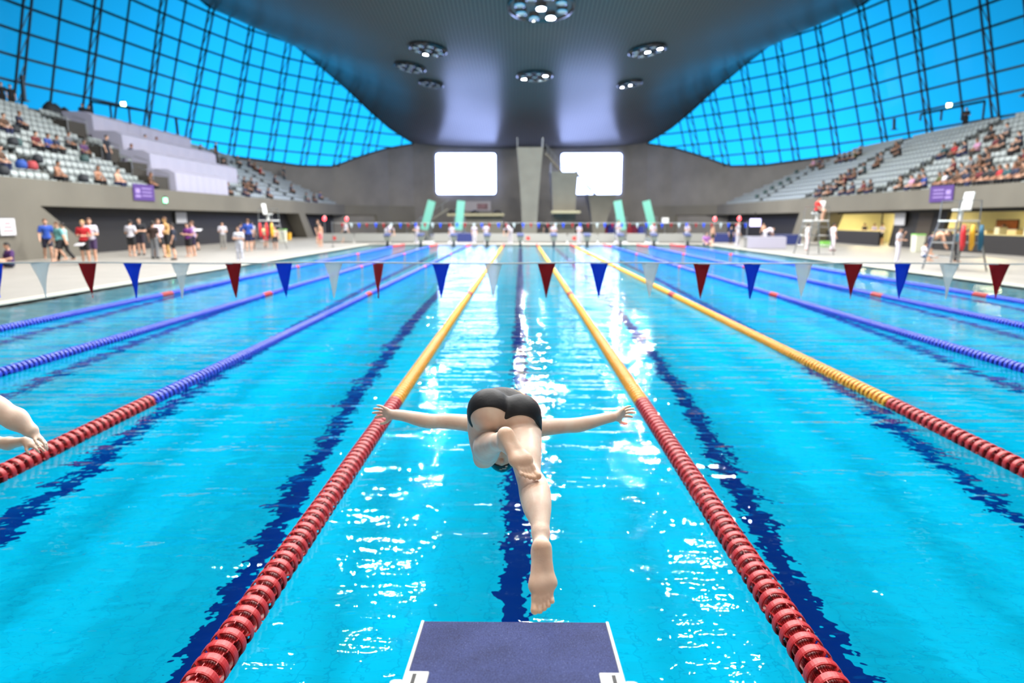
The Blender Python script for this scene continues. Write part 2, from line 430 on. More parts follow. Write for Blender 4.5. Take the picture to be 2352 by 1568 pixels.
TR = [14, 20, 26, 32, 37.5, 42.8] + [s[0] for s in ST[4:]] 
for side, nm in ((-1, 'window_1'), (1, 'window_2')):
    w = empty(nm); struct(w)
    mb = MB(); yy = sorted(set([s[0] for s in ST]))
    for a, b_ in zip(yy, yy[1:]):
        mb.quad(fpt(side, a, interp(T_zb, a)), fpt(side, b_, interp(T_zb, b_)), fpt(side, b_, interp(T_zt, b_)), fpt(side, a, interp(T_zt, a)))
    struct(mb.obj('glass', M_glass, w, recalc=False))
    # mullions: level transoms every 1.65 m and posts midway between the trusses
    mb = MB(); inn = Vector((-side * .12, 0, 0))
    fine = [14 + i for i in range(0, 81)] + [94.3]
    for k in range(-3, 9):
        z = 11.41 + 1.65 * k
        for a, b_ in zip(fine, fine[1:]):
            m_ = (a + b_) / 2
            if interp(T_zb, m_) < z < interp(T_zt, m_): mb.bar(fpt(side, a, z) + inn, fpt(side, b_, z) + inn, .12, .16)
    for a, b_ in zip(TR, TR[1:]):
        m_ = (a + b_) / 2
        mb.bar(fpt(side, m_, interp(T_zb, m_)) + inn, fpt(side, m_, interp(T_zt, m_)) + inn, .1, .14)
    for a, b_ in zip(fine, fine[1:]):
        for T_ in (T_zb, T_zt): mb.bar(fpt(side, a, interp(T_, a)) + inn, fpt(side, b_, interp(T_, b_)) + inn, .16, .2)
    struct(mb.obj('window_frame', M_dark, w, recalc=False))
    for y in TR[:-2]:
        mb = MB(); inn2 = Vector((-side * .4, 0, 0)); zb = interp(T_zb, y); zt = interp(T_zt, y); dy = .33
        A = [fpt(side, y - dy, zb) + inn2, fpt(side, y - dy, zt) + inn2]; Bq = [fpt(side, y + dy, zb) + inn2, fpt(side, y + dy, zt) + inn2]
        mb.bar(A[0], A[1], .13); mb.bar(Bq[0], Bq[1], .13)
        nseg = max(1, int((zt - zb) / 1.65))
        for i in range(nseg):
            p = A[0].lerp(A[1], i / nseg); q = Bq[0].lerp(Bq[1], (i + 1) / nseg); mb.bar(p, q, .06)
        struct(mb.obj('window_truss', M_dark, w, recalc=False))

# ================================================================== front walls of the stands, recesses, stands
FX = 23.75; ZTOP = 3.72; ZOP = 2.5
def wall_x(y, off=0.0):
    return min(FX + off, interp(T_base, y) - .3 + off * .0 if y > 84 else FX + off)
def frontwall(side, openings, name):
    """openings: (y_top0, y_top1, y_bot0, y_bot1)"""
    mb = MB(); YS = [-9, 5, 15] + [20 + 2 * i for i in range(34)] + [87, 88, 89, 90, 91, 92, 93, 94.2]
    def pt(y, z): return (sx(side, wall_x(y)), y, z)
    def topz(y): return ZTOP
    for a, b_ in zip(YS, YS[1:]): mb.quad(pt(a, ZOP), pt(b_, ZOP), pt(b_, topz(b_)), pt(a, topz(a)))
    # under side of the beam and the piers between the openings
    edges = [(-9, -9)]
    for (t0, t1, b0, b1) in openings: edges += [(t0, b0), (t1, b1)]
    edges += [(94.2, 94.2)]
    for i in range(0, len(edges), 2):
        (ta, ba), (tb, bb) = edges[i], edges[i + 1]; n = max(2, int(abs(tb - ta) / 3))
        for k in range(n):
            u, v = k / n, (k + 1) / n
            mb.quad(pt(ba + (bb - ba) * u, 0), pt(ba + (bb - ba) * v, 0), pt(ta + (tb - ta) * v, ZOP), pt(ta + (tb - ta) * u, ZOP))
    for (t0, t1, b0, b1) in openings:
        for (t, b_) in ((t0, b0), (t1, b1)):
            p = pt(t, ZOP); q = pt(b_, 0); dv = side * 1.6
            mb.quad(p, q, (q[0] + dv, q[1], q[2]), (p[0] + dv, p[1], p[2]))
        n = max(2, int((t1 - t0) / 3))
        for k in range(n):
            ya = t0 + (t1 - t0) * k / n; yb = t0 + (t1 - t0) * (k + 1) / n; p = pt(ya, ZOP); q = pt(yb, ZOP); dv = side * 2.5
            mb.quad(p, q, (q[0] + dv, q[1], q[2]), (p[0] + dv, p[1], p[2]))
    return struct(mb.obj(name, M_front, recalc=False))
OPL = [(30.6, 68.5, 34.8, 71.0), (70.5, 90.5, 73.5, 90.8)]
OPR = [(8, 55.6, 8, 57.6), (60.8, 91.5, 62.6, 91.6)]
frontwall(-1, OPL, 'wall_left_front'); frontwall(1, OPR, 'wall_right_front')
def recess(side, y0, y1, m, name, depth=1.3, z0=0, z1=ZOP + .1):
    mb = MB(); YS = [y0 + (y1 - y0) * i / 12 for i in range(13)]
    for a, b_ in zip(YS, YS[1:]):
        mb.quad((sx(side, wall_x(a) + depth), a, z0), (sx(side, wall_x(b_) + depth), b_, z0), (sx(side, wall_x(b_) + depth), b_, z1), (sx(side, wall_x(a) + depth), a, z1))
    return struct(mb.obj(name, m, recalc=False))
recess(-1, 29, 72.5, M_black, 'wall_left_recess'); recess(-1, 70.6, 92.5, M_black, 'wall_left_recess')
recess(1, 59, 93, M_black, 'wall_right_recess')

# right: lit rooms behind black counters
M_yel = mat('cream_room', (244, 236, 196), .7, noise=.06, nscale=.6)
mb = MB(); xr = XC + FX
mb.quad((xr + 6, 6, 0), (xr + 6, 58, 0), (xr + 6, 58, 3), (xr + 6, 6, 3)); mb.quad((xr, 58.2, 0), (xr + 6, 58.2, 0), (xr + 6, 58.2, 3), (xr, 58.2, 3))
mb.quad((xr, 6, 0), (xr + 6, 6, 0), (xr + 6, 6, 3), (xr, 6, 3))
struct(mb.obj('wall_right_room', M_yel, recalc=False))
mb = MB(); mb.quad((xr + .02, 6, 2.75), (xr + 6, 6, 2.75), (xr + 6, 58, 2.75), (xr + .02, 58, 2.75)); struct(mb.obj('ceiling_room', mat('room_ceiling', (225, 220, 200), .7), recalc=False))
# black lintel, slanting black piers and counters
mb = MB()
mb.box((xr + 1.2, 31, 2.42), (.2, 50, .22))
struct(mb.obj('trim_2', M_black))
def slant_pier(side, yb, yt, w, name='wall_pier'):
    mb = MB(); x = sx(side, FX + 1.15)
    mb.prism([(x, yb, 0), (x, yb + w, 0), (x, yt + w, 2.5), (x, yt, 2.5)], (0, 0, 0), (side * .25, 0, 0)); return struct(mb.obj(name, M_black))

# stands
ROWS = 12; TRD = .75; RIS = .45; SX0 = 23.95
def row_x(k): return SX0 + TRD * k
def row_z(k): return 3.35 + RIS * k
def row_end(k):
    y = 20.0
    while y < 93 and interp(T_base, y) - .35 > row_x(k) + TRD: y += .25
    return y
M_step = mat('stand_concrete', (108, 108, 104), .8, noise=.1, nscale=1)
for side, nm in ((-1, 'stand_left'), (1, 'stand_right')):
    mb = MB()
    for k in range(ROWS):
        x0 = row_x(k); ye = row_end(k)
        mb.box((sx(side, x0 + TRD / 2), (ye + 2) / 2 - 0, (row_z(k) + 2.7) / 2), (TRD, ye - 2, row_z(k) - 2.7))
    # concourse behind the top row
    x0 = row_x(ROWS)
    YS = [2, 20, 30, 40, 48, 54, 61, 67, 72]
    for a, b_ in zip(YS, YS[1:]):
        xa, xb = interp(T_base, a), interp(T_base, b_); z = row_z(ROWS) + .15
        mb.quad((sx(side, x0), a, z), (sx(side, x0), b_, z), (sx(side, xb), b_, z), (sx(side, xa), a, z))
        mb.quad((sx(side, x0), a, z), (sx(side, x0), b_, z), (sx(side, x0), b_, z - .8), (sx(side, x0), a, z - .8))
    o = struct(mb.obj('floor_' + nm, M_step, recalc=False))
# ================================================================== lane ropes
def C_plastic(n, c, r=.42): return mat(n, c, r, spec=.5)
M_red = C_plastic('red_float', (188, 34, 36)); M_blue = C_plastic('blue_float', (44, 72, 214)); M_yellow = C_plastic('yellow_float', (244, 170, 20))
PITCH_D = .088; R_D = .075; ZR = .028
def disc_mesh(name, m):
    """open lane float: outer ring, hub and thin vanes; axis along y"""
    mb = MB(); Mx = Matrix.Rotation(-PI / 2, 3, 'X'); w = .021
    mb.lathe([(R_D * .90, -w), (R_D * .97, -w), (R_D, -w * .6), (R_D, w * .6), (R_D * .97, w), (R_D * .90, w)], 36, M=Mx, closed=True)
    mb.lathe([(.012, -PITCH_D * .48), (.046, -PITCH_D * .44), (.049, -.01), (.049, .01), (.046, PITCH_D * .44), (.012, PITCH_D * .48)], 24, M=Mx, closed=True)
    for k in range(5):
        a = PI / 10 + k * 2 * PI / 5; c, s = math.cos(a), math.sin(a)
        mb.box((.060 * c, 0, .060 * s), (.027, .078, .0035), M=Matrix.Rotation(-a, 3, 'Y'))
    for k in range(30):
        a = k * PI / 15; c, s = math.cos(a), math.sin(a)
        mb.box((.0495 * c, 0, .0495 * s), (.004, .076, .0032), M=Matrix.Rotation(-a, 3, 'Y'))
    me = mb.mesh(name, m); return me
DM = {k: disc_mesh(k + '_disc', m) for k, m in (('red', M_red), ('blue', M_blue), ('yellow', M_yellow))}
LOWD = []
for k in range(12): pass
def rope(x, main, ystart, label, group=None):
    root = empty('lane_rope', (x, 0, ZR)); tag(root, label, 'lane rope', group)
    mb = MB(); mb.tube([(0, .0, 0), (0, 25, 0), (0, 50, 0)], .006, 6); mb.obj('cable', M_steel, root, smooth=True)
    def colr(y):
        if y < 5.0 or y > 45.0: return 'red'
        if abs(y - 15) < .3 or abs(y - 35) < .3 or abs(y - 25) < .16: return 'red'
        return main
    n = int(50 / PITCH_D); i0 = int(ystart / PITCH_D); first = True
    rest = MB(); mats_ = [M_red, M_blue if main == 'blue' else M_yellow]
    Mx = Matrix.Rotation(-PI / 2, 3, 'X')
    for i in range(n):
        y = .08 + i * PITCH_D; c = colr(y)
        if i0 <= i < i0 + 98:
            o = link('float_disc', DM[c], root, (0, y, 0)); o.rotation_euler = (0, random.uniform(0, 1), 0)
        else:
            mb_ = rest; mi = 0 if c == 'red' else 1
            mb_.lathe([(.03, -PITCH_D * .48), (.03, -.018), (R_D, -.014), (R_D, .014), (.03, .018), (.03, PITCH_D * .48)], 12, c=(0, y, 0), M=Mx, mi=mi)
    o = rest.obj('far_float_discs', mats_, root, smooth=True, recalc=False); tag(o, kind='stuff')
    return root
RL = {-11.25 + 2.5: None}
ropes = [(-8.75, 'blue', 8.8, 'blue lane rope with red ends, outermost one on the side of the white-covered seats'),
         (-6.25, 'blue', 5.9, 'blue lane rope with red ends, between the outermost blue rope and the cut-off swimmer'),
         (-3.75, 'blue', 2.5, 'blue lane rope with red end section just under the hands of the cut-off swimmer'),
         (-1.25, 'yellow', .5, 'yellow lane rope with red near section, behind the left hand of the diving swimmer'),
         (1.25, 'yellow', .5, 'yellow lane rope with red near section, beside the right hand of the diving swimmer'),
         (3.75, 'yellow', 2.5, 'yellow lane rope whose red section runs out at the right edge of the photo'),
         (6.25, 'blue', 5.9, 'blue lane rope with red markers next beyond the three yellow ropes'),
         (8.75, 'blue', 9.0, 'blue lane rope in the middle of the three blue ropes on the lit-counter side'),
         (11.25, 'blue', 12.2, 'blue lane rope nearest the deck edge on the lit-counter side')]
for a in ropes: rope(*a)

# ================================================================== pennant lines
def cloth(name, c, tr):
    m = mat(name, c, .7); b = m.node_tree.nodes['Principled BSDF']
    if tr:
        nt = m.node_tree; t = nt.nodes.new('ShaderNodeBsdfTranslucent'); t.inputs[0].default_value = (*lin(c), 1); p = nt.nodes.new('ShaderNodeBsdfTransparent'); mx = nt.nodes.new('ShaderNodeMixShader'); mx.inputs[0].default_value = .3
        m2 = nt.nodes.new('ShaderNodeMixShader'); m2.inputs[0].default_value = tr
        out = nt.nodes['Material Output']; nt.links.new(b.outputs[0], mx.inputs[1]); nt.links.new(t.outputs[0], mx.inputs[2]); nt.links.new(mx.outputs[0], m2.inputs[1]); nt.links.new(p.outputs[0], m2.inputs[2]); nt.links.new(m2.outputs[0], out.inputs[0])
    return m
M_fr = cloth('red_cloth', (172, 22, 34), .02); M_fb = cloth('blue_cloth', (6, 84, 238), .02); M_fw = cloth('white_cloth', (214, 224, 226), .3)
FM = {'r': M_fr, 'b': M_fb, 'w': M_fw}
def flag_mesh(m, w, h, twist, seed, name='pennant'):
    mb = MB(); n = 8; rnd = random.Random(seed); ph = rnd.uniform(0, 6); bow = rnd.uniform(-.02, .02)
    V = []
    for s_ in (0, 1):
        for j in range(n + 1):
            t = j / n; wd = w * (1 - t) * (1 - .1 * math.sin(PI * t)) + .002; a = twist * t * t + .12 * math.sin(ph + 3 * t)
            for i in range(5):
                u = -1 + i / 2; x = u * wd / 2; yy = .012 * math.sin(ph + u * 2 + t * 4) + bow * t + s_ * .0015
                V.append((x * math.cos(a) + (bow * .5) * t, x * math.sin(a) + yy, -h * t))
    F = []
    K = 5 * (n + 1)
    for s_ in (0, 1):
        for j in range(n):
            for i in range(4):
                a = s_ * K + j * 5 + i; F.append((a, a + 1, a + 6, a + 5) if s_ else (a, a + 5, a + 6, a + 1))
    for j in range(n):
        for i in (0, 4): a = j * 5 + i; F.append((a, a + 5, a + 5 + K, a + K))
    mb.add(V, F); return mb.mesh(name, m, smooth=True)
def pennants(y, label, xs, x0, x1, z, sag=.0, w=.175, h=.345):
    root = empty('pennant_line', (XC, y, z)); tag(root, label, 'pennant line', 'pennant lines across the pool')
    mb = MB(); pts = [(x0 - XC + (x1 - x0) * i / 40, 0, .006 * math.sin(i * 1.7)) for i in range(41)]; mb.tube(pts, .0075 if y < 10 else .01, 6); mb.obj('cord', M_white, root, smooth=True)
    for i, (x, c, tw) in enumerate(xs):
        o = link('pennant', flag_mesh(FM[c], w, h, tw, i), root, (x - XC, 0, -.004))
        if abs(tw) > .5: o.rotation_euler = (0, 0, tw)
    return root
FY = 5.0; FZ = onY(1196, 604, FY).z
seq = [(-14, 'b', 0), (92, 'w', 0), (200, 'r', 0), (305, 'b', 0), (415, 'w', 0), (535, 'r', 0), (651, 'b', 0), (766, 'w', 0), (868, 'r', 1.0), (1013, 'b', 0), (1133, 'w', 0), (1255, 'r', 0), (1376, 'b', 0), (1494, 'w', 0), (1612, 'r', 0), (1728, 'b', 0), (1846, 'w', 0), (1960, 'r', 0), (2073, 'b', 0), (2182, 'w', 0), (2295, 'r', -.7), (2405, 'b', 0)]
NX0, NX1 = XC - 14, XC + 14
pennants(FY, 'near line of red, white and blue pennants hung on a white cord over the lanes', [(onY(px, 604, FY).x, c, tw) for px, c, tw in seq], NX0, NX1, FZ)
xs = []; k = 0; x = XC - 13.3
while x < XC + 14: xs.append((x, 'rbrw'[k % 4] if k % 4 != 2 else 'r', 0)); x += .52 if k % 3 else .62; k += 1
xs = [(a, 'rwbrb'[i % 5] if i % 5 != 3 else 'r', 0) for i, (a, b_, c) in enumerate(xs)]
FZ2 = onY(1196, 512, 45.0).z
pennants(45.0, 'far line of small red, white and blue pennants in front of the distant starting blocks', xs, NX0, NX1, FZ2, w=.22, h=.36)
for (x, y, lb) in ((NX0, 45.0, 'slim steel post at the far end of the left deck, holding the distant pennants'), (NX1, 45.0, 'slim steel post holding the distant pennants beside the television')):
    mb = MB(); mb.tube([(0, 0, 0), (0, 0, 1.75)], .03, 10); mb.tube([(0, 0, 0), (0, 0, .06)], .12, 14); o = mb.obj('pennant_post', M_steel, smooth=False); o.location = (x, y, .03); tag(o, lb, 'post')
for (x, y) in ((NX0, 5.0), (NX1, 5.0)):
    mb = MB(); mb.tube([(0, 0, 0), (0, 0, 1.6)], .03, 10); mb.tube([(0, 0, 0), (0, 0, .06)], .12, 14); o = mb.obj('pennant_post', M_steel); o.location = (x, y, .03)
    tag(o, 'steel post at one side of the pool holding the near pennants', 'post', 'posts of the near pennant line')

# ================================================================== near starting block
M_grit = bpy.data.materials.new('grit_navy'); M_grit.use_nodes = True; nt = M_grit.node_tree; b = nt.nodes['Principled BSDF']
tc = nt.nodes.new('ShaderNodeTexCoord'); n1 = nt.nodes.new('ShaderNodeTexNoise'); n1.inputs['Scale'].default_value = 420; n1.inputs['Detail'].default_value = 3
n2 = nt.nodes.new('ShaderNodeTexNoise'); n2.inputs['Scale'].default_value = 7; n2.inputs['Detail'].default_value = 4
r1 = nt.nodes.new('ShaderNodeValToRGB'); e = r1.color_ramp.elements; e[0].position = .36; e[0].color = (*lin((28, 36, 80)), 1); e[1].position = .62; e[1].color = (*lin((56, 68, 126)), 1)
e2 = r1.color_ramp.elements.new(.78); e2.color = (*lin((130, 138, 168)), 1)
r2 = nt.nodes.new('ShaderNodeValToRGB'); r2.color_ramp.elements[0].position = .3; r2.color_ramp.elements[0].color = (.62, .62, .66, 1); r2.color_ramp.elements[1].position = .6; r2.color_ramp.elements[1].color = (1, 1, 1, 1)
mm = nt.nodes.new('ShaderNodeMix'); mm.data_type = 'RGBA'; mm.blend_type = 'MULTIPLY'; mm.inputs[0].default_value = 1
for n_ in (n1, n2): nt.links.new(tc.outputs['Object'], n_.inputs['Vector'])
nt.links.new(n1.outputs['Fac'], r1.inputs['Fac']); nt.links.new(n2.outputs['Fac'], r2.inputs['Fac']); nt.links.new(r1.outputs['Color'], mm.inputs[6]); nt.links.new(r2.outputs['Color'], mm.inputs[7]); nt.links.new(mm.outputs[2], b.inputs['Base Color'])
b.inputs['Roughness'].default_value = .85; bb = nt.nodes.new('ShaderNodeBump'); bb.inputs['Strength'].default_value = .5; bb.inputs['Distance'].default_value = .002; nt.links.new(n1.outputs['Fac'], bb.inputs['Height']); nt.links.new(bb.outputs[0], b.inputs['Normal'])
BY = 0.03; BZ = onY(1183, 1427, BY).z; TILT = math.radians(-7.5)      # front edge of the platform
bx0 = onY(969, 1427, BY).x; bx1 = onY(1397, 1427, BY).x; BXC = (bx0 + bx1) / 2; BW = bx1 - bx0
root = empty('starting_block', (BXC, BY, .05)); tag(root, 'starting block with a gritty navy platform and white edges, below the diving swimmer', 'starting block')
RB = Matrix.Rotation(TILT, 3, 'X')
def bt(x, y, z):   # platform coordinates: y backwards from the front edge is negative
    v = RB @ Vector((x, y, z)); return (v.x, v.y, v.z + BZ - .05)
_n = RB @ Vector((0, 0, 1)); _r = ray(1183, 1546); _o = Vector((BXC, BY, BZ)); _t = (_o - CAM).dot(_n) / _r.dot(_n); YN = (RB.transposed() @ (CAM + _r * _t - _o)).y   # where the side tracks begin
def bplate(mb, xa, xb, ya, yb, z0, z1, mi=0):
    vs = [bt(x, y, z) for x in (xa, xb) for y in (ya, yb) for z in (z0, z1)]
    mb.add(vs, [(0, 1, 3, 2), (4, 6, 7, 5), (0, 4, 5, 1), (2, 3, 7, 6), (0, 2, 6, 4), (1, 5, 7, 3)], mi)
mb = MB(); hw = BW / 2
bplate(mb, -hw, hw, -.76, -.001, -.045, -.004); mb.obj('platform', M_white, root, bevel=.006)
mb = MB(); hx = hw - .0085
pts = [(-hx, -.004), (hx, -.004), (hx, YN), (hx - .047, YN), (hx - .047, -.75), (-hx + .047, -.75), (-hx + .047, YN), (-hx, YN)]
mb.prism([Vector(bt(x, y, -.004)) for x, y in pts], (0, 0, 0), RB @ Vector((0, 0, .0045))); mb.obj('grip_pad', M_grit, root)
for s in (-1, 1):
    mb = MB(); bplate(mb, *sorted((s * (hw - .008), s * (hw + .001))), -.76, -.002, -.05, .004); mb.obj('side_rail', M_white, root, bevel=.003)
    mb = MB(); bplate(mb, *sorted((s * (hw - .058), s * (hw - .002))), -.76, YN - .003, -.004, .006)
    o = mb.obj('fin_track', M_white, root, bevel=.003)
    mb = MB(); bplate(mb, *sorted((s * (hw - .030), s * (hw - .020))), -.74, YN - .016, .002, .0068); mb.obj('slot', M_black, root)
    mb = MB(); bplate(mb, *sorted((s * (hw - .002), s * (hw + .038))), -.62, YN, -.09, -.012); mb.obj('side_handle', M_white, root, bevel=.012)
mb = MB(); mb.box((0, -.40, (BZ - .2) / 2 - .02), (.3, .5, BZ - .2)); mb.box((0, -.40, .02), (.44, .6, .04)); mb.obj('pedestal', M_white, root, bevel=.01)
bpy.context.view_layer.update()

# ================================================================== far starting blocks
M_pad = mat('pad_blue', (38, 52, 98), .8); M_body = mat('block_body', (134, 130, 116), .5); M_numb = mat('block_foot', (22, 30, 34), .5)
root = None; fb = []
ordn = ['first', 'second', 'third', 'fourth', 'fifth', 'sixth', 'seventh', 'eighth', 'ninth', 'tenth']
me_ = None
for i in range(10):
    x = -10 + 2.5 * i
    if i == 0:
        root = empty('starting_block'); 
        mb = MB(); mb.prism([(-.26, -.1, .62), (.26, -.1, .62), (.26, .55, .8), (-.26, .55, .8)], (0, 0, 0), (0, 0, .06)); mb.obj('platform', M_pad, root)
        mb = MB(); mb.add([(-.24, -.08, .60), (.24, -.08, .60), (.16, -.02, .22), (-.16, -.02, .22), (-.24, .5, .76), (.24, .5, .76), (.16, .4, .22), (-.16, .4, .22)], [(0, 1, 2, 3), (4, 7, 6, 5), (0, 4, 5, 1), (3, 2, 6, 7), (0, 3, 7, 4), (1, 5, 6, 2)]); mb.obj('body', M_body, root)
        mb = MB(); mb.box((0, .1, 0.04), (.16, .3, .44)); mb.obj('pedestal', M_numb, root)
        r = root
    else: r = copy_tree(root)
    r.location = (x, PL - .02, .0 + .03); tag(r, 'far starting block with a blue-grey top, %s from the left of the ten' % ordn[i], 'starting block', 'starting blocks at the far end')

# white hoardings between competition pool and diving pool
HB = 54.0
def hoard(px0, px1, label, logo=()):
    a = onY(px0, 535, HB); b_ = onY(px1, 535, HB); root = empty('hoarding', ((a.x + b_.x) / 2, HB, .03)); tag(root, label, 'hoarding', 'white hoardings behind the far blocks')
    w = b_.x - a.x; h = onY(1196, 536, HB).z - .03
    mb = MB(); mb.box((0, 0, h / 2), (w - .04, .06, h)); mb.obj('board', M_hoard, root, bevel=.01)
    mb = MB(); mb.box((0, .12, .03), (w - .2, .3, .06)); mb.obj('foot', M_black, root)
    for px in logo:
        c = onY(px, 547, HB); mb = MB(); pts = []
        for k in range(16): pts.append((c.x - root.location.x + .16 * math.cos(k * PI / 8), -.031, c.z - .03 + .16 * math.sin(k * PI / 8)))
        mb.prism(pts, (0, 0, 0), (0, -.008, 0)); mb.obj('red_emblem', mat('emblem_red', (200, 60, 56), .5), root)
    return root
hoard(738, 812, 'white board with a red round emblem at the left corner, beside the black recess', [768])
hoard(814, 952, 'plain white board behind the two leftmost far starting blocks')
hoard(996, 1030, 'short white board between the two left springboards')
hoard(1090, 1196, 'white board behind the fourth and fifth far starting blocks')
hoard(1200, 1302, 'white board with two red round emblems under the tallest diving tower', [1213, 1320 - 5][:1])
hoard(1304, 1372, 'white board with a red emblem below the lowest diving tower', [1319])
hoard(1374, 1412, 'narrow white board left of the third springboard')
hoard(1440, 1482, 'white board between the two right springboards')
hoard(1512, 1618, 'white board behind the two rightmost far starting blocks')

# ================================================================== screens
M_scr = mat('lit_screen', (255, 255, 255), .4, emit=(166, 186, 255), estr=12.0)
for (x0, x1, lb) in ((1001, 1139, 'large blank glowing white screen on the end wall, left of the diving towers'), (1289, 1426, 'large blank glowing white screen behind the shorter diving towers')):
    Ys = 95.2; a = onY(x0, 352, Ys); b_ = onY(x1, 446, Ys); cx, cz = (a.x + b_.x) / 2, (a.z + b_.z) / 2; w = b_.x - a.x; h = a.z - b_.z
    root = empty('video_screen', (cx, Ys, cz)); tag(root, lb, 'screen')
    r = .35; pts = []
    for (sx_, sz_, a0) in ((1, 1, 0), (-1, 1, 90), (-1, -1, 180), (1, -1, 270)):
        for k in range(5): t = math.radians(a0 + k * 22.5); pts.append((sx_ * (w / 2 - r) + r * math.cos(t), 0, sz_ * (h / 2 - r) + r * math.sin(t)))
    mb = MB(); mb.prism(pts, (0, 0, 0), (0, .05, 0)); mb.obj('display', M_scr, root)
    mb = MB(); mb.box((0, .35, 0), (w - .3, .6, h - .3)); mb.obj('housing', M_black, root)

# ================================================================== diving towers
def slab_tower(name, label, Y, ztop, x0t, x1t, x0b, x1b, deep, lip=.5):
    """concrete tower: narrow foot that sweeps forward into the platform"""
    root = empty(name, ((x0b + x1b) / 2, Y, .03)); tag(root, label, 'diving tower'); ox = root.location.x
    mb = MB(); N = 14; rings = []
    for i in range(N + 1):
        t = i / N; z = t * (ztop - .03); s = t ** 2.5
        xa = x0b + (x0t - x0b) * t ** 1.6 - ox; xb = x1b + (x1t - x1b) * t ** 1.6 - ox
        yf = 1.6 * (1 - s) ; yb = 3.2 + deep * s
        rings.append([(xa, yf, z), (xb, yf, z), (xb, yb, z), (xa, yb, z)])
    V = [p for r in rings for p in r]; F = []
    for i in range(N):
        for k in range(4): a = i * 4 + k; b_ = i * 4 + (k + 1) % 4; F.append((a, b_, b_ + 4, a + 4))
    F.append((3, 2, 1, 0)); F.append(tuple(N * 4 + k for k in range(4)))
    mb.add(V, F); mb.obj('tower_body', M_conc2, root)
    # guard rails along both sides
    for s, x in ((-1, x0t - ox + .05), (1, x1t - ox - .05)):
        mb = MB(); zt = ztop - .03
        for y in (.4, 1.6, 2.8, 3.8): mb.tube([(x, y, zt), (x, y, zt + 1.05)], .035, 8)
        for z in (.55, 1.05): mb.tube([(x, .4, zt + z), (x, 3.8, zt + z)], .035, 8)
        mb.obj('guard_rail', M_steel, root)
    return root
def tw(px0, px1, py, Y): a = onY(px0, py, Y); b_ = onY(px1, py, Y); return a.x, b_.x, a.z
Y1 = 76; a = tw(1187, 1248, 338, Y1); b_ = tw(1199, 1234, 545, Y1)
slab_tower('diving_tower', 'tallest concrete diving tower, tapering towards its foot, between the two screens', Y1, a[2], a[0], a[1], b_[0], b_[1], 2.5)
Y2 = 78; a = tw(1266, 1329, 394, Y2); b_ = tw(1272, 1322, 545, Y2)
t2 = slab_tower('diving_tower', 'middle-height concrete diving tower in front of the edge of the second screen', Y2, a[2], a[0], a[1], b_[0], b_[1], 2.2)
Y3 = 80; a = tw(1352, 1418, 447, Y3); b_ = tw(1364, 1392, 545, Y3)
t3 = slab_tower('diving_tower', 'lowest concrete diving tower flaring out under the second screen', Y3, a[2], a[0], a[1], b_[0], b_[1], 2.0)
# lower ledge of the middle tower
a = tw(1266, 1332, 487, Y2); mb = MB(); mb.box(((a[0] + a[1]) / 2 - t2.location.x, 0.6, a[2] - .03), (a[1] - a[0], 2.6, .3)); mb.obj('lower_platform', mat('ledge', (138, 131, 104), .7), t2, bevel=.03)
def stair(name, label, a, b_, w=1.0, steps=14):
    root = empty(name, tuple(a)); tag(root, label, 'stairs'); d = Vector(b_) - Vector(a); mb = MB()
    for i in range(steps):
        p = d * ((i + .5) / steps); mb.box((p.x, p.y, p.z), (abs(d.x) / steps + .05, w, .05))
    for s in (-.5, .5): mb.bar((0, s * w, -.1), (d.x, s * w + d.y, d.z - .1), .05, .22)
    mb.obj('flight', M_conc2, root); mb = MB()
    for s in (-.5, .5):
        mb.tube([(0, s * w, .95), (d.x, s * w + d.y, d.z + .95)], .03, 6)
        for i in range(0, steps + 1, 3): p = d * (i / steps); mb.tube([(p.x, p.y + s * w, p.z), (p.x, p.y + s * w, p.z + .95)], .025, 6)
    mb.obj('hand_rail', M_steel, root); return root
stair('stairs', 'steep stairs rising behind the tallest tower towards the second screen', onY(1290, 394, 82), onY(1252, 350, 82))
stair('stairs', 'dark stair rail crossing in front of the second screen', onY(1368, 446, 86), onY(1326, 398, 86), w=.6)
stair('stairs', 'pale stairs behind the leftmost springboard', onY(935, 540, 80), onY(1030, 478, 80), w=.8)

# low platform on the left with covered items and a photo board
Yp = 80; a = onY(1027, 490, Yp); b_ = onY(1158, 545, Yp)
root = empty('diving_platform', ((a.x + b_.x) / 2, Yp + 1.5, .03)); tag(root, 'low wide concrete platform beside the left springboards', 'platform'); w = b_.x - a.x; h = a.z - .03
mb = MB(); mb.box((0, 0, h - .15), (w, 3, .3)); mb.obj('deck_slab', mat('ledge', (138, 131, 104)), root); mb = MB(); mb.box((.3, .3, (h - .3) / 2), (w - 1.0, 2.2, h - .3)); mb.obj('support', M_conc2, root)
for px in (1040, 1091, 1142):
    c = onY(px, 487, Yp + .6); mb = MB(); mb.lathe([(0, .42), (.25, .38), (.5, .2), (.62, 0), (0, 0)], 16); o = mb.obj('covered_stand', M_black, smooth=True); o.location = (c.x, Yp + .7, a.z)
    tag(o, {1040: 'dark covered mound on the low platform, left of the light green board', 1091: 'middle dark covered mound on the low platform', 1142: 'dark covered mound at the screen-side end of the low platform'}[px], 'cover')
c0 = onY(1068, 462, 86); c1 = onY(1127, 484, 86)
root = empty('notice_board', ((c0.x + c1.x) / 2, 86, (c0.z + c1.z) / 2)); tag(root, 'pale notice board with a small dark photograph above the low platform', 'board')
w = c1.x - c0.x; h = c0.z - c1.z; mb = MB(); mb.box((0, 0, 0), (w, .1, h)); mb.obj('panel', mat('pale_board', (136, 132, 138), .6), root)
mb = MB(); mb.box((w * .18, -.07, -.05), (w * .42, .03, h * .6)); mb.obj('photograph', mat('photo', (96, 66, 74), .5, noise=.5, nscale=2.2), root)
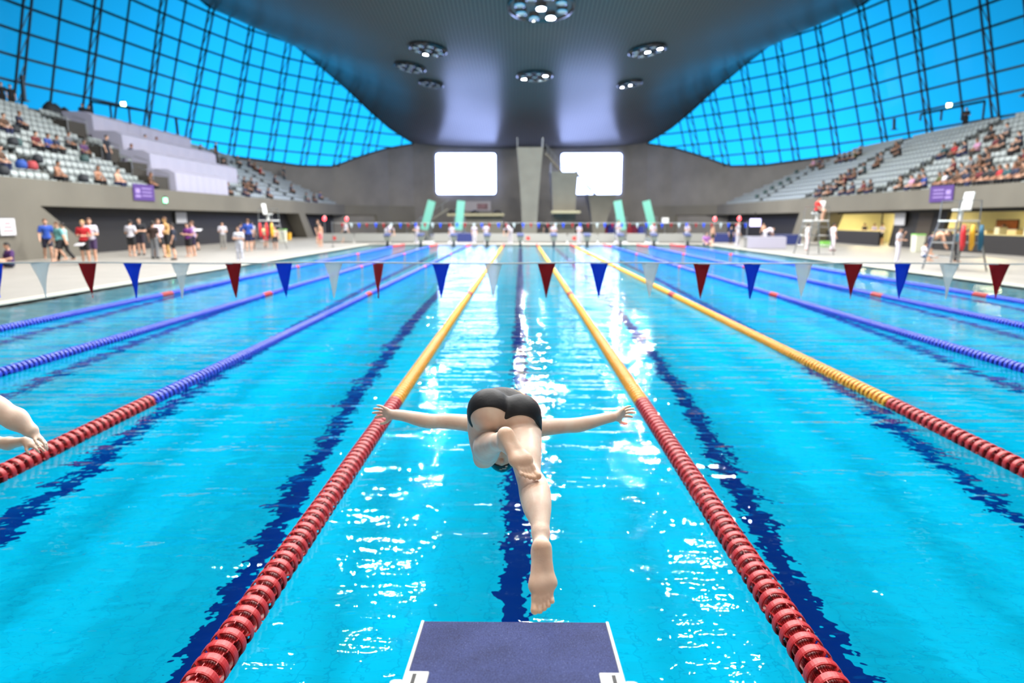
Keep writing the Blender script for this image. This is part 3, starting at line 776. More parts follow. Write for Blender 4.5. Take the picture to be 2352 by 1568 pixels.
mb = MB(); mb.tube([(0, .06, -h / 2), (0, .06, -root.location.z + .03)], .05, 8); mb.obj('post', M_steel, root)

# springboards tipped upright
M_mint = mat('mint_board', (98, 160, 141), .5)
for (xt, xb, lb) in ((992, 974, 'mint green springboard tipped upright, far left one'), (1059, 1053, 'mint green springboard tipped upright beside the notice board'), (1418, 1430, 'mint green springboard tipped upright right of the lowest tower'), (1484, 1500, 'mint green springboard tipped upright, far right one')):
    Ys = 74; t = onY(xt, 461, Ys); b_ = onY(xb, 528, Ys); root = empty('springboard', (b_.x, Ys, .03)); tag(root, lb, 'springboard', 'upright springboards of the diving pool')
    o = Vector((b_.x, Ys, .03)); tt = Vector(t) - o; bb_ = Vector(b_) - o
    mb = MB(); mb.bar(bb_, tt, .86, .09, up=(0, 1, 0)); ob = mb.obj('board', M_mint, root)
    mb = MB(); mb.box((0, .6, bb_.z / 2), (.9, 1.4, max(.2, bb_.z))); mb.obj('base', M_conc2, root)
    for s in (-.55, .55):
        mb = MB(); mb.tube([(s, .9, .2), (s, .9, bb_.z + 1.4), (s * .98, 2.2, bb_.z + 1.4), (s, 2.2, .2)], .05, 8); mb.tube([(s, .9, bb_.z + .7), (s, 2.2, bb_.z + .7)], .04, 8); mb.obj('rail', M_steel, root)

# ================================================================== ceiling light clusters
def hit_ceiling(px, py):
    r = ray(px, py); lo = 20.0; hi = None; d = 20.0
    while d < 97:
        p = CAM + r * d
        if p.z > zceil(p.x, p.y): hi = d; break
        lo = d; d += .5
    if hi is None: return CAM + r * 60
    for _ in range(30):
        m_ = (lo + hi) / 2; p = CAM + r * m_
        if p.z > zceil(p.x, p.y): hi = m_
        else: lo = m_
    return CAM + r * lo
M_lens_on = mat('lamp_lit', (255, 255, 255), .3, emit=(250, 252, 255), estr=60)
M_lens_dim = mat('lamp_dim', (200, 205, 205), .1, emit=(190, 210, 215), estr=.2)
M_house = mat('lamp_housing', (14, 15, 18), .18, spec=.6, coat=.4)
LAMPS = []
def cluster(x, y, R, label, on=(0,), E=3000, seed=0, glow=True):
    z = zceil(x, y); e = .4
    nrm = Vector((-(zceil(x + e, y) - zceil(x - e, y)) / (2 * e), -(zceil(x, y + e) - zceil(x, y - e)) / (2 * e), 1)).normalized()
    q = Vector((0, 0, 1)).rotation_difference(nrm); Rm = q.to_matrix()
    root = empty('ceiling_light', (x, y, z)); root.rotation_mode = 'QUATERNION'; root.rotation_quaternion = q; tag(root, label, 'ceiling light', 'round light clusters in the ceiling')
    mb = MB(); mb.lathe([(0, .1), (R, .1), (R, -.16), (R * .95, -.2), (R * .9, -.06), (0, -.02)], 40); mb.obj('housing', M_house, root, smooth=False)
    rnd = random.Random(seed); k = 0
    spots = [(0, 0)] + [(.66 * R * math.cos(i * PI / 4 + .3), .66 * R * math.sin(i * PI / 4 + .3)) for i in range(8)]
    for i, (a, b_) in enumerate(spots):
        rr = R * .13; mb = MB(); mb.lathe([(0, -.03), (rr * 1.25, -.03), (rr * 1.25, -.26), (rr * 1.05, -.28), (rr, -.2), (0, -.19)], 16, c=(a, b_, 0)); o = mb.obj('lamp', M_chrome, root)
        mb = MB(); mb.lathe([(0, -.2), (rr * .98, -.2), (rr * .98, -.23), (0, -.24)], 16, c=(a, b_, 0)); 
        l = mb.obj('lens', M_lens_on if i in on else M_lens_dim, o)
        if i in on and E:
            wpos = Vector((x, y, z)) + Rm @ Vector((a, b_, -.34))
            LAMPS.append((wpos, E / len(on), rr))
    return root
def cl_px(px, py, R, label, **k):
    p = hit_ceiling(px, py); return cluster(p.x, p.y, R, label, **k)
EL = 5600
cl_px(1243, 12, 2.45, 'largest round ceiling light cluster, cut by the top edge above the middle of the pool', on=(0, 2), E=EL * .95, seed=1)
cl_px(983, 110, 1.65, 'tilted round ceiling light cluster above the left screen, one lamp blazing', on=(3,), E=EL, seed=2)
cl_px(1487, 113, 1.65, 'tilted round ceiling light cluster above the right screen, two lamps blazing', on=(0, 8), E=EL, seed=3)
cl_px(1228, 172, 1.7, 'flat-seen round ceiling light cluster above the tallest diving tower', on=(4, 8), E=EL * .8, seed=4)
cl_px(990, 190, 1.3, 'unlit dark round ceiling cluster low over the left screen', on=(), E=0, seed=5)
cl_px(1447, 190, 1.3, 'small round ceiling light cluster low over the right screen with a lit lamp', on=(0, 4), E=EL * .5, seed=6)
cl_px(942, 152, 1.5, 'ceiling light cluster seen edge-on on the bend of the ceiling, left side', on=(), E=0, seed=7)
for (x, y) in ((-8.2, 35), (10.7, 35), (1.25, 26), (-12, 22), (14.5, 22), (-7, 8), (9.5, 8), (1.25, -3)):  # clusters nearest the start are added out of view to brighten the diver
    cluster(x, y, 1.8, 'unseen round ceiling light cluster over the near pool half, some added as fill', on=(1, 3, 5, 7), E=EL * (1.15 if y > 15 else .36), seed=9)['group'] = 'ceiling lights over the near half of the pool'
for p, E, r in LAMPS:
    l = bpy.data.lights.new('lamp_light', 'AREA'); l.shape = 'DISK'; l.size = .5; l.energy = E; l.color = (1, .985, .96); l.cycles.is_caustics_light = True
    o = bpy.data.objects.new('lamp_light', l); COL.objects.link(o); o.location = p
# ================================================================== seats
def seat_mesh():
    mb = MB()
    mb.box((0, -.02, .42), (.43, .40, .05)); mb.box((0, .19, .63), (.44, .05, .22), M=Matrix.Rotation(-.18, 3, 'X')); mb.box((0, .17, .47), (.10, .05, .14)); mb.box((0, .10, .2), (.08, .08, .40)); mb.box((0, 0, .36), (.40, .3, .05))
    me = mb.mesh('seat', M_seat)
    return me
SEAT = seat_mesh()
# stretches of the rows covered by white sheets on the left stand: (row0,row1, y0,y1)
def stand_hit(side, px, py, lift=.5):
    best = None
    for k in range(ROWS + 1):
        x = sx(side, row_x(k) + .35); p = onX(px, py, x); zz = row_z(k) + lift
        e = abs(p.z - zz)
        if best is None or e < best[0]: best = (e, k, p.y)
    return best[1], best[2]
SHEETS = []
for (px0, py0, px1, py1, label) in ((195, 300, 425, 352, 'long white cover over the top seat rows of the left stand'), (262, 337, 482, 382, 'white cover over the seats one tier below the topmost cover'), (325, 374, 530, 412, 'white cover over the middle seat rows, reaching furthest along the left stand'), (382, 412, 506, 438, 'lowest white cover on the left stand, just above the concrete wall')):
    SHEETS.append((px0, py0, px1, py1, label))
sheet_spans = []
for (px0, py0, px1, py1, label) in SHEETS:
    k = 11 - 3 * len(sheet_spans); xx = sx(-1, row_x(k - 1)); y0 = onX(px0, py0, xx).y; y1 = onX(px1, py1, xx).y
    sheet_spans.append([k, y0, min(y1, row_end(k) - .3), label])
OPENINGS = [(-1, 155, 288, 'dark entrance opening high in the left stand beside the topmost white cover'), (-1, 232, 345, 'dark entrance opening at the near end of the second white cover'), (-1, 300, 388, 'dark entrance opening at the near end of the third white cover'), (-1, 348, 418, 'dark entrance opening beside the lowest white cover, above the purple banner'), (-1, 498, 368, 'dark opening at the far end of the white covers, below a lone standing figure')]
OPK = [(o_[0], *stand_hit(o_[0], o_[1], o_[2], .5)) for o_ in OPENINGS]
def is_covered(side, k, y):
    if any(s_ == side and abs(k - k_) <= 1 and abs(y - y_) < 1.35 for s_, k_, y_ in OPK): return True
    if side > 0: return False
    for (k_, y0, y1, _) in sheet_spans:
        if k_ - 2 <= k <= k_ + 0 and y0 - .3 < y < y1 + .3: return True
    return False
AISLES = {-1: [(33.0, .6), (44, .6), (56.5, .6), (69, .6)], 1: [(36, .6), (48.5, .6), (61, .6), (73, .6)]}
cands = []
for side in (-1, 1):
    for k in range(ROWS):
        y = 24.0; ye = row_end(k) - .4
        while y < ye:
            x = sx(side, row_x(k) + .38)
            if not any(abs(y - a) < w_ for a, w_ in AISLES[side]) and not is_covered(side, k, y):
                v = ROT.transposed() @ (Vector((x, y, row_z(k) + .5)) - CAM); px = 1176 + FPX * v.x / -v.z; py = 784 - FPX * v.y / -v.z
                if -20 < px < 2372: cands.append((-v.z, side, k, x, y))
            y += .52
cands.sort()
ordw = ['front', 'second', 'third', 'fourth', 'fifth', 'sixth', 'seventh', 'eighth', 'ninth', 'tenth', 'eleventh', 'top']
for (d, side, k, x, y) in cands[:300]:
    o = link('seat', SEAT, None, (x, y, row_z(k))); o.rotation_euler = (0, 0, -side * PI / 2)
    tag(o, "white plastic seat near the camera end of the %s stand's %s row" % ('left' if side < 0 else 'right', ordw[k]), 'seat', '%s row of the %s stand' % (ordw[k], 'left' if side < 0 else 'right'))
for s_ in (-1, 1):
    mb = MB()
    base = [v.co.copy() for v in SEAT.vertices]; fc = [tuple(p.vertices) for p in SEAT.polygons]
    for (d, side, k, x, y) in cands[300:]:
        if side != s_: continue
        R_ = Matrix.Rotation(-side * PI / 2, 3, 'Z'); c = Vector((x, y, row_z(k))); mb.add([R_ @ v + c for v in base], fc)
    o = mb.obj('seats', M_seat, recalc=False); tag(o, 'remaining rows of white plastic seats further along the %s stand' % ('left' if s_ < 0 else 'right'), 'seats', kind='stuff')
for (k, y0, y1, label) in sheet_spans:
    mb = MB(); k = max(k, 2); xa = row_x(k) - 2 * TRD + .1; xb = row_x(k) + TRD * .95
    z0 = row_z(k - 2) + .05; z1 = row_z(k) + .95
    N = 24; A = []
    for i in range(N + 1):
        y = y0 + (y1 - y0) * i / N; w = .03 * math.sin(i * 2.1)
        A.append([(sx(-1, xa + w), y, z0), (sx(-1, xa + .05 + w), y, z1 - .28), (sx(-1, xa + .5), y, z1 - .04 + w), (sx(-1, xb), y, z1 + w), (sx(-1, xb), y, row_z(k) + .02)])
    V = [p for r in A for p in r]; F = []
    for i in range(N):
        for j in range(4): a = i * 5 + j; F.append((a, a + 5, a + 6, a + 1))
    F.append(tuple(range(5))); F.append(tuple(N * 5 + j for j in reversed(range(5))))
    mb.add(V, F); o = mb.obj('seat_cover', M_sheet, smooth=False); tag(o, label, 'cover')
# aisle vomitories (dark stair openings) with rails
for side in (-1, 1):
    for i, (ya, w_) in enumerate(AISLES[side]):
        mb = MB(); 
        for k in range(ROWS):
            if row_end(k) < ya + 1: continue
            x = sx(side, row_x(k) + .62); mb.box((x, ya, row_z(k) + .12), (.24, .95, .22))
        o = struct(mb.obj('floor_aisle_steps', M_step))
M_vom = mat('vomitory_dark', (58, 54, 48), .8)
for (side, px, py, lb) in OPENINGS:
    k, y = stand_hit(side, px, py, .5); k = min(k, ROWS - 1)
    root = empty('entrance_opening', (sx(side, row_x(k) + .1), y, row_z(k))); tag(root, lb, 'entrance')
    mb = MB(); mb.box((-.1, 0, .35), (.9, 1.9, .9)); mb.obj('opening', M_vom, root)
    for yy in (-1, 1): mb = MB(); mb.tube([(.4, yy, 0), (.4, yy, 1.0), (-.5, yy, 1.3)], .03, 6); mb.obj('hand_rail', M_steel, root)

# ================================================================== banners, signs, boards
def banner(px, py, w, h, side, label):
    x = sx(side, FX - .03); c = onX(px, py, x); root = empty('banner', (x, c.y, c.z)); tag(root, label, 'banner')
    s = -side
    mb = MB(); mb.box((s * .02, 0, 0), (.03, w, h)); mb.obj('fabric', mat('purple_fabric', (74, 46, 118), .7), root)
    mb = MB(); 
    far = 1
    mb.box((s * .04, far * w * -.30, .08 * h), (.01, w * .2, h * .28)); mb.box((s * .04, far * w * -.30, -.24 * h), (.01, w * .24, h * .14))
    for i in range(3): mb.box((s * .04, w * .12, h * (.24 - i * .22)), (.01, w * .46, h * .07))
    mb.obj('printed_lines', mat('banner_print', (150, 128, 186), .7), root)
banner(330, 442, 2.3, .95, -1, 'purple banner with pale print hung on the concrete wall below the white covers')
banner(2163, 445, 2.3, .95, 1, 'purple banner with pale print on the concrete wall above the counters')
M_green = mat('exit_green', (150, 255, 190), .4, emit=(130, 255, 180), estr=5)
M_glow = mat('exit_pale', (230, 255, 210), .4, emit=(225, 255, 190), estr=7)
def sign(p, label, m, sz=(.12, .45, .45), cat='exit sign', nm='exit_sign'):
    root = empty(nm, p); tag(root, label, cat); mb = MB(); mb.box((0, 0, 0), sz); mb.obj('lit_panel', m, root, bevel=.03)
    mb = MB(); mb.box((0, 0, sz[2] / 2 + .05), (sz[0] * .6, sz[1] * .7, .1)); mb.obj('housing', M_black, root); return root
sign(onX(380, 460, sx(-1, FX - .12)), 'glowing green exit sign on the concrete wall right of the left purple banner', M_green, (.1, .34, .3))
sign(onY(283, 239, 52.0), 'small glowing lamp on the dark frame in front of the left blue glass', M_glow, (.35, .12, .3), 'lamp', 'frame_lamp')
sign(onY(2180, 242, 50.0), 'small glowing lamp on the dark frame in front of the right blue glass', M_glow, (.35, .12, .3), 'lamp', 'frame_lamp')
# dark portal frames standing on the concourse
for (pts, Yp_, lb) in ((((210, 233), (340, 256)), 52, 'dark portal frame on the left concourse carrying a small lamp'), (((2115, 262), (2262, 232)), 50, 'dark portal frame on the right concourse carrying a small lamp')):
    a = onY(*pts[0], Yp_); b_ = onY(*pts[1], Yp_); lo_ = row_z(ROWS) + .15; root = empty('portal_frame', (a.x, Yp_, lo_)); tag(root, lb, 'frame'); o_ = Vector((a.x, Yp_, lo_))
    A = a - o_; Bq = b_ - o_; mb = MB(); mb.bar(A, Bq, .16); mb.obj('top_beam', M_dark, root)
    for t in (.0, .33, .66, 1): q = A.lerp(Bq, t); mb = MB(); mb.bar((q.x, q.y, 0), q, .11); mb.obj('post', M_dark, root)
M_board = mat('board_white', (208, 208, 212), .6)
def quadboard(px, py, side, w, h, label, m, nm='notice_board', off=1.2):
    x = sx(side, FX + off); c = onX(px, py, x); root = empty(nm, (x, c.y, c.z)); tag(root, label, 'board'); mb = MB(); mb.box((-side * .04, 0, 0), (.05, w, h)); mb.obj('panel', m, root)
    mb = MB(); mb.box((-side * .01, 0, 0), (.03, w + .06, h + .06)); mb.obj('frame', M_steel, root); return root
quadboard(415, 500, -1, 1.5, .72, 'white notice board on the black wall behind the officials', M_board)
quadboard(2068, 503, 1, 1.3, .8, 'white notice board on the dark pier between the two lit rooms', M_board, off=1.0)
q = quadboard(15, 521, -1, .9, .72, 'white poster with faint red lettering on the concrete at the left edge', M_board, off=-.05)
mb = MB()
for i, w in enumerate((.35, .45, .6)): mb.box((.075, .0, .16 - i * .16), (.012, w, .07))
mb.obj('red_lettering', mat('faint_red', (222, 140, 146), .7), q)
# hollow lettering-free television
p = onY(1735, 511, 66); root = empty('television', p); tag(root, 'lit television hanging in the dark recess on the right side', 'television')
mb = MB(); mb.box((0, 0, 0), (1.15, .05, .72)); mb.obj('display', mat('tv_lit', (220, 214, 255), .3, emit=(206, 200, 255), estr=2.6), root).rotation_euler = (0, 0, .25)
mb = MB(); mb.box((0, .06, 0), (1.22, .06, .8)); mb.obj('casing', M_black, root).rotation_euler = (0, 0, .25)
mb = MB(); mb.tube([(0, .1, .3), (0, .1, 2.6 - p.z)], .04, 8); mb.obj('bracket', M_black, root)
# red glowing warning lamps on stands
M_rlamp = mat('red_lamp', (255, 96, 100), .4, emit=(255, 70, 80), estr=4.5)
for (px, py, Y_, lb) in ((745, 502, 60, 'glowing red lamp on a slim stand, nearer the pier on the left side'), (796, 503, 66, 'glowing red lamp beside the person in a white shirt and black shorts'), (1642, 503, 66, 'glowing red lamp in the right dark recess, further from the television'), (1698, 502, 64, 'glowing red lamp just above the white-clad official beside the television')):
    c = onY(px, py, Y_); root = empty('warning_lamp', (c.x, Y_, .03)); tag(root, lb, 'lamp'); z = c.z - .03
    mb = MB(); mb.tube([(0, 0, .02), (0, 0, z - .17)], .03, 8); mb.lathe([(0, 0), (.25, 0), (.22, .04), (0, .05)], 16); mb.obj('stand', M_steel, root)
    mb = MB(); mb.lathe([(0, -.2), (.11, -.16), (.16, -.04), (.16, .06), (.09, .18), (0, .2)], 18, c=(0, 0, z)); mb.obj('globe', M_rlamp, root, smooth=True)
    mb = MB(); mb.lathe([(0, .17), (.1, .2), (.07, .26), (0, .28)], 14, c=(.04, 0, z)); mb.obj('cap', M_white, root)

for (a, b_, Yp_, lb) in (((50, 172), (58, 250), 41, 'dark leaning post before the left glass, at the left edge'), ((404, 270), (410, 325), 60, 'dark post with a pale side before the left glass, beyond the portal frame'), ((2054, 272), (2050, 335), 55, 'dark leaning post before the right glass, beyond the portal frame'), ((2350, 215), (2345, 290), 40, 'dark post before the right glass, cut by the right edge')):
    A, Bq = onY(*a, Yp_), onY(*b_, Yp_); lo_ = row_z(ROWS) + .15; mb = MB(); mb.bar((Bq.x, Yp_, lo_), A, .16, .2); mb.box((Bq.x, Yp_, lo_ + .03), (.4, .4, .06)); o = mb.obj('post', M_dark); tag(o, lb, 'post')
# ================================================================== lifeguard chairs
def guard_chair(px, py, label, rz, seatz=1.9, sc=1.0, canopy=False):
    g = onZ(px, py, .035); root = empty('lifeguard_chair', (g.x, g.y, .035), rz); tag(root, label, 'lifeguard chair')
    w, dpt = .55, .62
    for a in (-1, 1):
        for b_ in (-1, 1):
            mb = MB(); mb.tube([(a * (w + .12), b_ * (dpt + .12), 0), (a * w * .75, b_ * dpt * .7, seatz)], .035, 8); mb.obj('leg', M_steel, root)
    mb = MB()
    for z in (.5, 1.0, 1.45):
        t = z / seatz; xx = (w + .12) * (1 - t) + w * .75 * t; yy = (dpt + .12) * (1 - t) + dpt * .7 * t
        for b_ in (-1, 1): mb.tube([(-xx, b_ * yy, z), (xx, b_ * yy, z)], .022, 6)
        for a in (-1, 1): mb.tube([(a * xx, -yy, z), (a * xx, yy, z)], .022, 6)
    mb.obj('rungs', M_steel, root)
    mb = MB(); mb.box((0, 0, seatz + .03), (.9, .95, .06)); mb.obj('platform', M_white, root, bevel=.01)
    mb = MB(); mb.box((0, .05, seatz + .42), (.46, .42, .07)); mb.box((0, .28, seatz + .75), (.46, .06, .62), M=Matrix.Rotation(-.15, 3, 'X')); mb.box((0, .05, seatz + .22), (.12, .12, .36)); mb.obj('seat', M_white, root, bevel=.02)
    for a in (-1, 1):
        mb = MB(); mb.tube([(a * .43, .45, seatz), (a * .43, .45, seatz + .75), (a * .43, -.4, seatz + .75), (a * .43, -.45, seatz)], .022, 6); mb.obj('hand_rail', M_steel, root)
    return root, g, seatz
GC1 = guard_chair(622, 572, 'white lifeguard chair on the left deck, rescue tubes hanging below its seat', PI / 2 * .9, 1.75)
GC2 = guard_chair(1868, 584, 'lifeguard chair on the right deck carrying a person in red', -PI / 2 * .9, 1.75)
GC3 = guard_chair(2190, 620, 'empty white lifeguard chair with rescue tubes, in front of the lit room', -PI / 2 * .9, 1.75)
M_tube = mat('rescue_red', (206, 44, 50), .5); M_ytube = mat('rescue_yellow', (226, 170, 40), .5)
for (gc, items) in ((GC1, ((-.35, M_tube, 'red rescue tube hanging on the left-deck lifeguard chair'), (.1, M_tube, 'short red rescue tube in the middle of the left-deck lifeguard chair'), (.45, M_ytube, 'yellow rescue board leaning on the left-deck lifeguard chair'))), (GC3, ((-.3, M_tube, 'red rescue tube hanging on the empty lifeguard chair'), (0.05, M_ytube, 'yellow rescue tube hanging on the empty lifeguard chair'), (.4, mat('teal_bag', (30, 92, 120), .6), 'teal towel hanging on the empty lifeguard chair')))):
    g = gc[1]
    for (dx, m, lb) in items:
        mb = MB(); mb.tube([(0, 0, .9), (0, 0, .6), (.02, 0, .2), (0, 0, 0)], [.05, .09, .09, .05], 10); o = mb.obj('rescue_tube', m, smooth=True); o.location = (g.x + dx * .9, g.y - .75, .78); tag(o, lb, 'rescue tube')

# ================================================================== deck clutter at the far end and on the right
def table(px, py, w, dpt, label, cover=None, rz=0, h=.74):
    g = onZ(px, py, .035); root = empty('table', (g.x, g.y, .035), rz); tag(root, label, 'table')
    mb = MB(); mb.box((0, 0, h), (w, dpt, .04)); mb.obj('tabletop', M_white, root)
    for a in (-1, 1):
        for b_ in (-1, 1): mb = MB(); mb.bar((a * (w / 2 - .06), b_ * (dpt / 2 - .06), 0), (a * (w / 2 - .06), b_ * (dpt / 2 - .06), h), .04); mb.obj('leg', M_steel, root)
    if cover:
        mb = MB(); mb.box((0, -dpt / 2 - .02, h * .52), (w + .04, .03, h * .94)); mb.box((0, 0, h + .03), (w + .04, dpt + .04, .02)); mb.obj('table_cover', cover, root)
    return root
M_ncov = mat('navy_cover', (44, 56, 116), .8)
table(1660, 557, 1.9, .8, 'table under a navy cover in the dark recess, left of the official', M_ncov)
table(1792, 562, 2.6, .8, 'long table under a navy cover, further right than the television', M_ncov)
table(1755, 571, 2.4, .8, 'white table where a white-clad person leans over papers', M_sheet)
table(1070, 556, 1.4, .7, 'navy-covered table between the third and fourth far starting blocks', M_ncov)
def boxthing(px, py, size, name, label, cat, m, lidm=None, z=.035, Y_=None):
    g = onZ(px, py, z) if Y_ is None else onY(px, py, Y_); root = empty(name, (g.x, g.y, z if Y_ is None else g.z)); tag(root, label, cat)
    mb = MB(); sx2, sy2, sz2 = size; t = .9
    mb.add([(-sx2 / 2 * t, -sy2 / 2 * t, 0), (sx2 / 2 * t, -sy2 / 2 * t, 0), (sx2 / 2 * t, sy2 / 2 * t, 0), (-sx2 / 2 * t, sy2 / 2 * t, 0), (-sx2 / 2, -sy2 / 2, sz2), (sx2 / 2, -sy2 / 2, sz2), (sx2 / 2, sy2 / 2, sz2), (-sx2 / 2, sy2 / 2, sz2)], [(3, 2, 1, 0), (4, 5, 6, 7), (0, 1, 5, 4), (1, 2, 6, 5), (2, 3, 7, 6), (3, 0, 4, 7)])
    mb.obj('body', m, root, bevel=.02)
    mb = MB(); mb.box((0, 0, sz2 + .03), (sx2 * 1.04, sy2 * 1.04, .07)); mb.obj('lid', lidm or m, root, bevel=.02)
    return root
M_lime = mat('lime_lid', (128, 200, 90), .5); M_cream = mat('cream_bin', (206, 208, 190), .5)
boxthing(2106, 578, (.55, .55, .95), 'waste_bin', 'cream bin with a green lid against the dark pier', 'bin', M_cream, M_lime)
boxthing(1898, 566, (.8, .5, .3), 'storage_box', 'low lime green box behind the lifeguard chair with the person in red', 'box', M_lime)
boxthing(662, 551, (.5, .5, .6), 'storage_box', 'small yellow container near the pier on the left deck', 'box', M_ytube)
boxthing(650, 556, (.6, .4, 1.0), 'waste_bin', 'pale bin with a green lid by the left-deck lifeguard chair', 'bin', M_cream, M_lime)
boxthing(2278, 0, (.75, .5, .55), 'cardboard_box', 'cream carton on the black counter at the right', 'box', mat('carton', (214, 200, 150), .8), z=1.02) if False else None
# black counters in front of the lit rooms
for (ya, yb, lb, xo) in ((19.5, 41.6, 'long black counter of the near lit room at the right edge', .7), (48.0, 56.5, 'black counter of the far lit room behind the lifeguard chair', .7)):
    root = empty('counter', (xr + xo, (ya + yb) / 2, .035)); tag(root, lb, 'counter')
    mb = MB(); mb.box((0, 0, .5), (.12, yb - ya, 1.0)); mb.obj('front_panel', M_black, root); mb = MB(); mb.box((.25, 0, 1.02), (.6, yb - ya, .05)); mb.obj('countertop', mat('counter_top', (190, 176, 120), .5), root)
slant_pier(1, 41.8, 41.0, 5.8)
mb = MB(); mb.quad((xr + 1.12, 43.0, 0), (xr + 1.12, 44.6, 0), (xr + 1.12, 44.0, 2.5), (xr + 1.12, 42.4, 2.5)); struct(mb.obj('wall_right_pier', mat('dark_brown_panel', (62, 52, 38), .6), recalc=False))
for (y0_, y1_) in ((20, 41), (47, 57)):
    for y in (y0_ + 1.5, (y0_ + y1_) / 2, y1_ - 1.5):
        root = empty('room_lamp', (xr + 3.0, y, 2.6)); tag(root, 'bright strip lamp under the ceiling of the %s lit room' % ('near' if y0_ == 20 else 'far'), 'lamp', 'strip lamps of the %s lit room' % ('near' if y0_ == 20 else 'far'))
        mb = MB(); mb.box((0, 0, -.03), (.25, 2.2, .05)); mb.obj('diffuser', mat('room_tube', (255, 240, 190), .4, emit=(255, 236, 170), estr=110), root); mb = MB(); mb.box((0, 0, .03), (.32, 2.3, .06)); mb.obj('casing', M_white, root)
# goods on the counters
rnd = random.Random(5); cols = [(220, 214, 190), (196, 170, 110), (120, 90, 60), (230, 230, 226), (90, 96, 84), (200, 190, 150)]
names_ = ['carton', 'tray', 'jar', 'box', 'tin', 'basket']
words = ['cream', 'tan', 'brown', 'white', 'dark green', 'straw-coloured']
for i in range(14):
    y = 26.2 + i * 1.08; c = rnd.randrange(6); s = (.3 + rnd.random() * .25, .3 + rnd.random() * .4, .14 + rnd.random() * .25)
    root = empty('storage_box', (xr + .92, y, 1.08)); tag(root, '%s container on the near black counter, %s from the camera end' % (words[c], (ordn + ['eleventh', 'twelfth', 'thirteenth', 'fourteenth'])[i]), 'container')
    mb = MB(); mb.box((0, 0, s[2] / 2), s); mb.obj('body', mat('cont%d' % c, cols[c], .6), root, bevel=.02); mb = MB(); mb.box((0, 0, s[2] + .01), (s[0] * 1.03, s[1] * 1.03, .03)); mb.obj('lid', mat('cont%d' % ((c + 3) % 6), cols[(c + 3) % 6], .6), root)
p = onX(2310, 537, xr + 5.9); root = empty('wall_panel', p); tag(root, 'rust red panel on the cream back wall of the near lit room', 'panel'); mb = MB(); mb.box((0, 0, .2), (.06, 1.9, 1.3)); mb.obj('board', mat('rust', (160, 84, 48), .7, noise=.3, nscale=3), root); mb = MB(); mb.box((.02, 0, .2), (.05, 2.0, 1.4)); mb.obj('frame', M_black, root)
# crash mats and kit behind the right springboards
for i, (px, py, c, lb) in enumerate(((1398, 524, (60, 64, 150), 'rolled blue mat left of the third springboard'), (1410, 520, (52, 60, 140), 'upright blue mat just right of the lowest tower'), (1390, 526, (150, 40, 60), 'dark red mat beside the lowest tower'), (1460, 524, (110, 34, 60), 'maroon mat between the two right springboards'), (1475, 526, (60, 68, 150), 'blue mat just left of the far right springboard'), (1447, 528, (146, 36, 52), 'small red mat between the right springboards'))):
    c_ = onY(px, py, 87); root = MB(); root.tube([(0, 0, 0), (0, 0, c_.z + .3)], .55, 14); o = root.obj('rolled_mat', mat('matc%d' % i, c, .8)); o.location = (c_.x, 87 + (i % 2) * .5, .03); tag(o, lb, 'mat')
p = onY(1528, 506, 78); root = empty('floodlight_box', p); tag(root, 'white box lamp on a stand near the right end of the far wall', 'lamp stand'); mb = MB(); mb.box((0, 0, 0), (.75, .4, .6)); mb.obj('head', M_white, root, bevel=.04); mb = MB(); mb.tube([(0, 0, -.3), (0, 0, .03 - p.z)], .05, 8); mb.obj('stand', M_steel, root)
# ================================================================== people: generic figures
def skinm(n, c): return mat(n, c, .5, sss=0)
SK1 = skinm('skin_a', (206, 160, 134)); SK2 = skinm('skin_b', (158, 112, 86)); 
HAIR = {'dark': mat('hair_dark', (34, 28, 26), .7), 'brown': mat('hair_brown', (92, 62, 44), .7), 'grey': mat('hair_grey', (150, 146, 140), .7), 'fair': mat('hair_fair', (168, 136, 92), .7)}
def V_(*a): return np.array(a, float)
def figure(pose):
    """joints of a 1.72 m person standing at the origin facing -y"""
    J = dict(pel=V_(0, 0, .95), che=V_(0, 0, 1.32), nek=V_(0, 0, 1.47), hed=V_(0, -.02, 1.61),
             hl=V_(.09, 0, .92), hr=V_(-.09, 0, .92), kl=V_(.1, -.02, .5), kr=V_(-.1, -.02, .5), al=V_(.11, .02, .09), ar=V_(-.11, .02, .09),
             sl=V_(.18, 0, 1.40), sr=V_(-.18, 0, 1.40), el=V_(.24, .02, 1.13), er=V_(-.24, .02, 1.13), wl=V_(.25, -.06, .89), wr=V_(-.25, -.06, .89))
    J.update({k: V_(*v) for k, v in pose.items()}); return J
